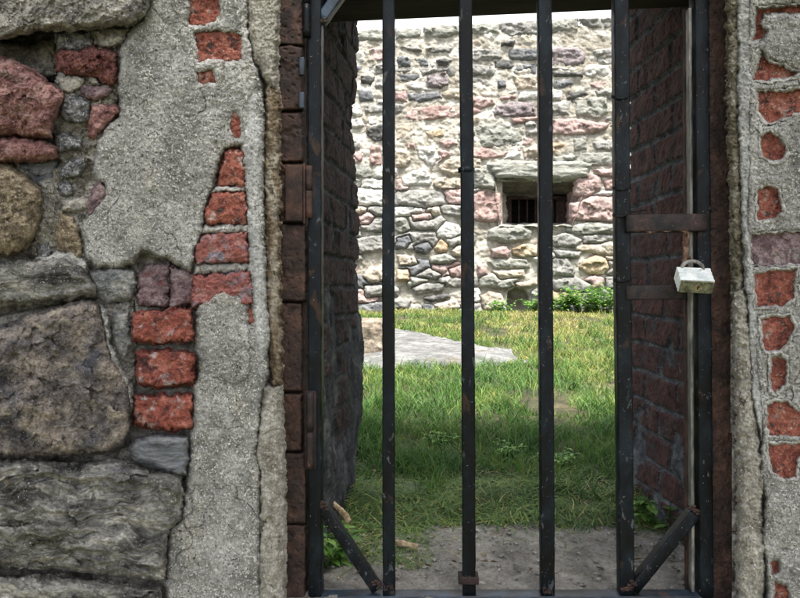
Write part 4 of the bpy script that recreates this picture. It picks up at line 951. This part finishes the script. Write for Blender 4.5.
def blades(name, x, y, hgt, wid, lean, tint, seg=3, zoff=0.0, flat=None):
    n = len(x); z = lawn_z(x, y)-.004+zoff
    ang = rng.uniform(0, 2*np.pi, n); la = rng.uniform(0, 2*np.pi, n)
    K = seg+1
    co = np.zeros((n, K*2, 3)); 
    for k in range(K):
        f = k/seg; w__ = wid*(1-f*.85)*.5
        hz = hgt*(f-(.35*lean*f*f)); off = hgt*lean*f*f
        bx = x+np.cos(la)*off; by = y+np.sin(la)*off; bz = z+np.maximum(hz, .002*k)
        if flat is not None: bz = z+flat*np.sin(f*np.pi)+.003; bx = x+np.cos(la)*hgt*(f-.5)+np.cos(la+1.57)*hgt*lean*.4*np.sin(f*np.pi); by = y+np.sin(la)*hgt*(f-.5)+np.sin(la+1.57)*hgt*lean*.4*np.sin(f*np.pi)
        wa = ang if flat is None else la+np.pi/2
        co[:, 2*k, 0] = bx-np.cos(wa)*w__; co[:, 2*k, 1] = by-np.sin(wa)*w__; co[:, 2*k, 2] = bz
        co[:, 2*k+1, 0] = bx+np.cos(wa)*w__; co[:, 2*k+1, 1] = by+np.sin(wa)*w__; co[:, 2*k+1, 2] = bz
    base = (np.arange(n)*K*2)[:, None]
    f = np.concatenate([base+np.array([[2*k, 2*k+1, 2*k+3, 2*k+2]]) for k in range(seg)], 0)
    me = raw_mesh(name, co.reshape(-1, 3), f, True)
    a = me.attributes.new('tint', 'FLOAT', 'POINT'); a.data.foreach_set('value', np.repeat(tint, K*2).astype(np.float32))
    return me
def scatter(n, dmin, dmax, power=1.0):
    d = dmin+(dmax-dmin)*rng.random(n)**power
    # frustum wide enough for a step to the side
    x = (rng.random(n)*2-1)*(.62*d+.35)+.04*d
    return x, d
slab_ok = lambda x, y: np.ones(len(x), bool)
outl = [(330, 327), (385, 327), (400, 329), (430, 333), (462, 340), (490, 345), (512, 349.5), (524, 353), (518, 357), (490, 359.5), (440, 362.5), (400, 363), (330, 362)]
SLP = [ground_hit(*p, .03)[:2] for p in outl]
n = 150000
x, d = scatter(n, 1.50, 6.35, 1.15)
y = d+CAM[1]
dens = fbm(x*2.2, y*2.2, 31, 3)
keep = (dens > -.50) & (sdist(SLP, x, y)+.05*fbm(x*7, y*7, 37, 3) < .015)
keep &= ~((d < 1.80+.10*fbm(x*6, d*6, 38, 3)) & (rng.random(n) < .80))
keep &= ~((d < 1.75) & ((x < -.2) | (x > .50)))
keep &= ~((d < 1.62+.06*fbm(x*7, d*3, 39, 3)) & (rng.random(n) < .6))
x, y, d = x[keep], y[keep], d[keep]; n = len(x)
dry = .36+.26*fbm(x*1.1, y*1.1, 33, 3)+.14*fbm(x*5, y*5, 44, 3)+.26*np.clip((d-3.2)/1.6, 0, 1)+.13*rng.standard_normal(n)-.16*np.clip((2.7-d), 0, 1)
hg = (.022+.036*rng.random(n))*(1+.75*fbm(x*4.5, y*4.5, 34, 3))
hg = np.where(d > 3.6, hg*.8, hg)
wd = .0024+.0010*d
me = blades('grass', x, y, hg, wd, rng.uniform(.2, 1.1, n), np.clip(dry, 0, 1))
o = link('grass', me, M_G); tag(o, 'green and yellowing lawn grass behind the gate', 'grass', kind='stuff')
# taller tufts
n = 9000
cx, cd_ = scatter(420, 1.9, 5.8, 1.4)
pick = rng.integers(0, 420, n); x = cx[pick]+rng.normal(0, .035, n); d = cd_[pick]+rng.normal(0, .035, n); y = d+CAM[1]
keep = (sdist(SLP, x, y) < -.02); x, y, d = x[keep], y[keep], d[keep]; n = len(x)
me = blades('tall_grass', x, y, rng.uniform(.06, .11, n), .003+.0008*d, rng.uniform(.3, 1.1, n), np.clip(.2+.12*rng.standard_normal(n), 0, 1), seg=4)
o = link('tall_grass', me, M_G); tag(o, 'taller green tufts of grass in the lawn', 'grass', kind='stuff')
# mown clippings lying at the inner threshold
n = 11000
x = rng.uniform(-.45, .75, n); y = rng.normal(.53, .12, n)+.05*fbm(x*5, x*0, 35, 3)
y = np.where(rng.random(n) < .25, rng.uniform(.3, .95, n), y)
left = x < -.02
y = np.where(left & (rng.random(n) < .5), rng.uniform(.18, .6, n), y)
zo = .04*np.clip(1-((y-.53)/.18)**2, 0, 1)*rng.random(n)*np.clip(.6+fbm(x*8, y*8, 36, 3), 0, 1.4)
ok = (y > .16) & ~((y < .40) & (x > .0) & (rng.random(n) < .93))
x, y, zo = x[ok], y[ok], zo[ok]; n = len(x)
tn = np.clip(.36+.24*rng.standard_normal(n), .1, 1)
me = blades('grass_clippings', x, y, rng.uniform(.03, .10, n), np.full(n, .0024), rng.uniform(-.8, .8, n), tn, seg=4, zoff=zo, flat=rng.uniform(0, .014, n))
o = link('grass_clippings', me, M_G); tag(o, 'dry grass clippings strewn over bare soil at the inner threshold', 'grass clippings', kind='stuff')

# leafy weeds
M_L = bpy.data.materials.new('weed_leaf'); M_L.use_nodes = True
t = M_L.node_tree; b = t.nodes['Principled BSDF']; at = N(t, 'ShaderNodeAttribute'); at.attribute_name = 'tint'
rp = ramp(t, at.outputs['Fac'], [(0, (.06, .14, .03)), (.5, (.14, .30, .055)), (1, (.24, .42, .09))])
t.links.new(rp, b.inputs['Base Color']); b.inputs['Roughness'].default_value = .5
trn = N(t, 'ShaderNodeBsdfTranslucent'); t.links.new(rp, trn.inputs['Color']); mx = N(t, 'ShaderNodeMixShader'); mx.inputs[0].default_value = .35
t.links.new(b.outputs[0], mx.inputs[1]); t.links.new(trn.outputs[0], mx.inputs[2]); t.links.new(mx.outputs[0], t.nodes['Material Output'].inputs[0])
def weed(px, py, hgt, spread, nst, leaf, label, seed, group=None, pos=None):
    p = ground_hit(px, py) if pos is None else np.array(pos)
    r = np.random.default_rng(seed)
    root = thing('weed', (p[0], p[1], float(lawn_z(p[0], p[1]))), label, 'weed', group)
    stems = []; co = []; fc = []; tint = []
    for s in range(nst):
        a = r.uniform(0, 6.28); rr = spread*math.sqrt(r.random())*.7; h = hgt*r.uniform(.55, 1)
        b0 = Vector((p[0]+rr*.5*math.cos(a), p[1]+rr*.5*math.sin(a), root.location.z-.005))
        tp = b0+Vector((rr*math.cos(a), rr*math.sin(a), h))
        stems.append(tube([b0, b0.lerp(tp, .5)+Vector((0, 0, h*.06)), tp], .002+.01*leaf, .002+.01*leaf, round_=True, amp=0))
        nl = int(r.integers(7, 12))
        for k in range(nl):
            f = r.uniform(.15, 1.02); c = b0.lerp(tp, f); an = r.uniform(0, 6.28); L = leaf*r.uniform(.6, 1.15)
            dr = Vector((math.cos(an), math.sin(an), r.uniform(-.25, .55))).normalized(); sd2 = dr.cross(Vector((0, 0, 1))).normalized()
            n_ = len(co)
            co += [c, c+dr*L*.35+sd2*L*.26+Vector((0, 0, L*.05)), c+dr*L*.75+sd2*L*.18, c+dr*L*1.05-Vector((0, 0, L*.18)), c+dr*L*.75-sd2*L*.18, c+dr*L*.35-sd2*L*.26+Vector((0, 0, L*.05)), c+dr*L*.5-Vector((0, 0, L*.04))]
            fc += [(n_, n_+5, n_+6, n_+1), (n_+1, n_+6, n_+2, n_+2), (n_+6, n_+5, n_+4, n_+4), (n_+2, n_+6, n_+4, n_+3)]
            tint += [r.random()]*7
    link('stem', to_mesh('stem', stems), M_L, root)
    me = to_mesh('leaf', [(co, fc)]); at_ = me.attributes.new('tint', 'FLOAT', 'POINT'); at_.data.foreach_set('value', np.array(tint, np.float32))
    link('foliage', me, M_L, root)
WG = 'weeds at the foot of the far wall'
for (px, hg_, sp, nst, lab, sd3) in ((504, .12, .12, 16, 'small low weed at the wall foot beside the dark hole', 1), (534, .14, .16, 22, 'low bright weed at the wall foot below the small window', 2),
                               (560, .22, .20, 40, 'bright green weed at the wall foot, just right of the third bar', 3), (584, .26, .22, 48, 'tall bright green weed at the wall foot between the third and fourth bars', 4),
                               (606, .27, .22, 48, 'bushy bright green weed at the wall foot, rightmost beside the brick passage side', 5)):
    q = P(px, 318, FY-.22); weed(0, 0, hg_, sp, nst, .055, lab, sd3, WG, pos=(q[0], FY-.24, 0))
q = P(645, 318, FY-.22); weed(0, 0, .27, .25, 40, .055, 'weed at the wall foot hidden behind the brick passage side', 6, WG, pos=(q[0], FY-.2, 0))
def weed_at(px, Yp, *a, **k):
    q = P(px, 400, Yp); weed(0, 0, *a, pos=(q[0], Yp, 0), **k)
weed_at(664, .42, .085, .07, 9, .034, 'fresh broadleaf weed at the foot of the right brick side', 11)
weed_at(641, .62, .06, .05, 8, .03, 'small leafy weed in the shaded grass behind the fourth bar', 12)
weed_at(333, .20, .075, .05, 9, .03, 'green weed in the lower left corner of the gate', 13)
weed_at(505, .93, .05, .06, 22, .020, 'dark green weed in the shade behind the second and third bars', 14)
weed_at(560, .85, .045, .06, 22, .020, 'dark green weed in the shade right of the third bar', 15)
weed_at(440, 1.05, .045, .05, 18, .020, 'dark green weed in the shade left of the second bar', 16)

# ------------------------------------------------------------------ pale wood pieces
M['pale_wood'] = mat('pale_wood', [(.30, .22, .13), (.45, .35, .23), (.58, .47, .33)], scale=60, stretch=(1, 1, 1), rough=.8, fine=.25)
def chip(name, a, b, w_, d_, label, lift=.012, n=4):
    p0 = ground_hit(*a); p1 = ground_hit(*b)
    p0[2] += lift; p1[2] += lift*.6
    pts = [Vector(p0.tolist()).lerp(Vector(p1.tolist()), k/n)+Vector((random.uniform(-.003, .003), 0, random.uniform(0, .004))) for k in range(n+1)]
    o = link(name, to_mesh(name, [tube(pts, w_, d_, amp=.0014, seed=5, bev=.3)]), M['pale_wood']); tag(o, label, 'wood')
p0 = P(325, 497, .42); p1 = P(350, 522, .30)
pts = [Vector((p0*(1-f)+p1*f).tolist())+Vector((random.uniform(-.002, .002), 0, .004*math.sin(f*3))) for f in np.linspace(0, 1, 7)]
o = link('wood_splinter', to_mesh('wood_splinter', [tube(pts, .014, .008, amp=.0016, seed=8, bev=.3)]), M['pale_wood'])
tag(o, 'pale broken piece of wood leaning in the grass by the left brace', 'wood')
chip('wood_chip', (397, 550), (417, 552), .011, .006, 'flat pale wood chip on the soil right of the first bar')
chip('wood_chip', (455, 513), (462, 516), .008, .005, 'tiny pale wood chip in the clippings left of the second bar')
# pebbles and crumbs on the soil: one uncountable scatter
pb = []
random.seed(31)
import bmesh
def pebbles(n):
    co = []; fc = []
    bm = bmesh.new(); bmesh.ops.create_icosphere(bm, subdivisions=1, radius=1); vs_ = np.array([v.co[:] for v in bm.verts]); fv = np.array([[v.index for v in f.verts] for f in bm.faces]); bm.free()
    for k in range(n):
        x = random.uniform(-.3, .62); y = random.uniform(.1, .55); s = random.choice([.0010, .0012, .0016, .003, .0045])*random.uniform(.7, 1.4)
        z = float(lawn_z(np.array([x]), np.array([y]))[0])
        v = vs_*np.array([s*random.uniform(.8, 1.5), s, s*.6])*(1+.25*np.random.default_rng(k).standard_normal((len(vs_), 1)))
        co.append(v+np.array([x, y, z+s*.2+.002])); fc.append(fv+k*len(vs_))
    return raw_mesh('gravel', np.concatenate(co), np.concatenate(fc), False)
o = link('gravel', pebbles(900), M['granite_grey']); tag(o, 'small stones and crumbs on the bare soil', 'gravel', kind='stuff')

# fallen leaves lying about: one uncountable scatter
def litter(n_):
    r_ = np.random.default_rng(77); co = []; f = []
    for k in range(n_):
        yy_ = .15+r_.random()**2*3.5; xx = (r_.random()*2-1)*(.4+.45*yy_)+.1; L = r_.uniform(.006, .013); an = r_.uniform(0, 6.28)
        z = float(lawn_z(np.array([xx]), np.array([yy_]))[0])+.004+(.02*r_.random() if yy_ > .6 else .003)
        d1 = Vector((math.cos(an), math.sin(an), r_.uniform(-.2, .3)))*L; d2 = Vector((-math.sin(an), math.cos(an), r_.uniform(-.3, .3)))*L*.45; c = Vector((xx, yy_, z+.003)); m = len(co)
        co += [c-d1, c-d1*.2+d2+Vector((0, 0, .003)), c+d1, c-d1*.2-d2+Vector((0, 0, .003)), c-Vector((0, 0, .001))]
        f += [(m, m+4, m+1, m+1), (m+1, m+4, m+2, m+2), (m+2, m+4, m+3, m+3), (m+3, m+4, m, m)]
    return to_mesh('fallen_leaves', [(co, f)])
M['dry_leaf'] = mat('dry_leaf', [(.06, .045, .03), (.12, .09, .055), (.20, .16, .10)], scale=30, bump=0)
o = link('fallen_leaves', litter(70), M['dry_leaf']); tag(o, 'dry brown leaves scattered over the soil and grass', 'leaves', kind='stuff')

# ------------------------------------------------------------------ added tree, never in view: put here so its crown shades the near wall face
def added_shade_tree():
    root = thing('added_shade_tree', (-2.6, -3.4, -.93), 'leafy tree added outside the view so that its crown shades the wall', 'tree')
    M['bark'] = mat('bark', [(.05, .04, .03), (.10, .08, .06), (.16, .13, .10)], scale=12, stretch=(1, 1, .3), bump=.9, bscale=30, bdist=.02)
    def limb(pts, r0, r1):
        co = []; f = []; m = 10; n = len(pts)
        for i, p in enumerate(pts):
            r = r0+(r1-r0)*i/(n-1)
            tt = (Vector(pts[min(i+1, n-1)])-Vector(pts[max(i-1, 0)])).normalized(); a = tt.orthogonal().normalized(); b_ = tt.cross(a)
            for k in range(m): co.append(Vector(p)+(a*math.cos(k*math.tau/m)+b_*math.sin(k*math.tau/m))*r)
        for i in range(n-1):
            for k in range(m): f.append((i*m+k, i*m+(k+1) % m, (i+1)*m+(k+1) % m, (i+1)*m+k))
        return co, f
    link('trunk', to_mesh('trunk', [limb([(-2.6, -3.4, -.95), (-2.5, -3.3, .6), (-2.3, -3.0, 2.0), (-1.9, -2.6, 3.2)], .2, .12), limb([(-1.95, -2.6, 3.1), (-1.0, -1.9, 3.9), (.2, -1.5, 4.2), (1.6, -1.5, 4.3)], .11, .03), limb([(-1.95, -2.6, 3.1), (-2.6, -1.9, 4.0), (-3.2, -1.5, 4.6)], .09, .03)]), M['bark'], root)
    r = np.random.default_rng(9)
    CL = []
    for k in range(100): CL.append((r.uniform(-3.2, 3.0), r.normal(-1.5, .30), r.uniform(2.75, 3.6), r.uniform(.22, .36)))
    co = []; fc = []; n = 0
    NL = 150
    ctr = []; 
    for (x, y, z, s) in CL: ctr.append(np.array([x, y, z])+r.normal(0, s*.6, (NL, 3)))
    ctr = np.concatenate(ctr); m = len(ctr)
    a = r.normal(0, 1, (m, 3)); a /= np.linalg.norm(a, axis=1)[:, None]; bb = np.cross(a, r.normal(0, 1, (m, 3))); bb /= np.linalg.norm(bb, axis=1)[:, None]
    L = r.uniform(.05, .09, m)[:, None]
    co = np.stack([ctr-a*L, ctr+bb*L*.5, ctr+a*L, ctr-bb*L*.5], 1).reshape(-1, 3)
    me = raw_mesh('crown', co, np.arange(m*4).reshape(-1, 4), False)
    at_ = me.attributes.new('tint', 'FLOAT', 'POINT'); at_.data.foreach_set('value', np.repeat(r.random(m), 4).astype(np.float32))
    M['shade_leaf'] = mat('shade_leaf', [(.035, .045, .025), (.05, .062, .035), (.07, .085, .05)], scale=8, bump=0)
    link('crown', me, M['shade_leaf'], root)
added_shade_tree()
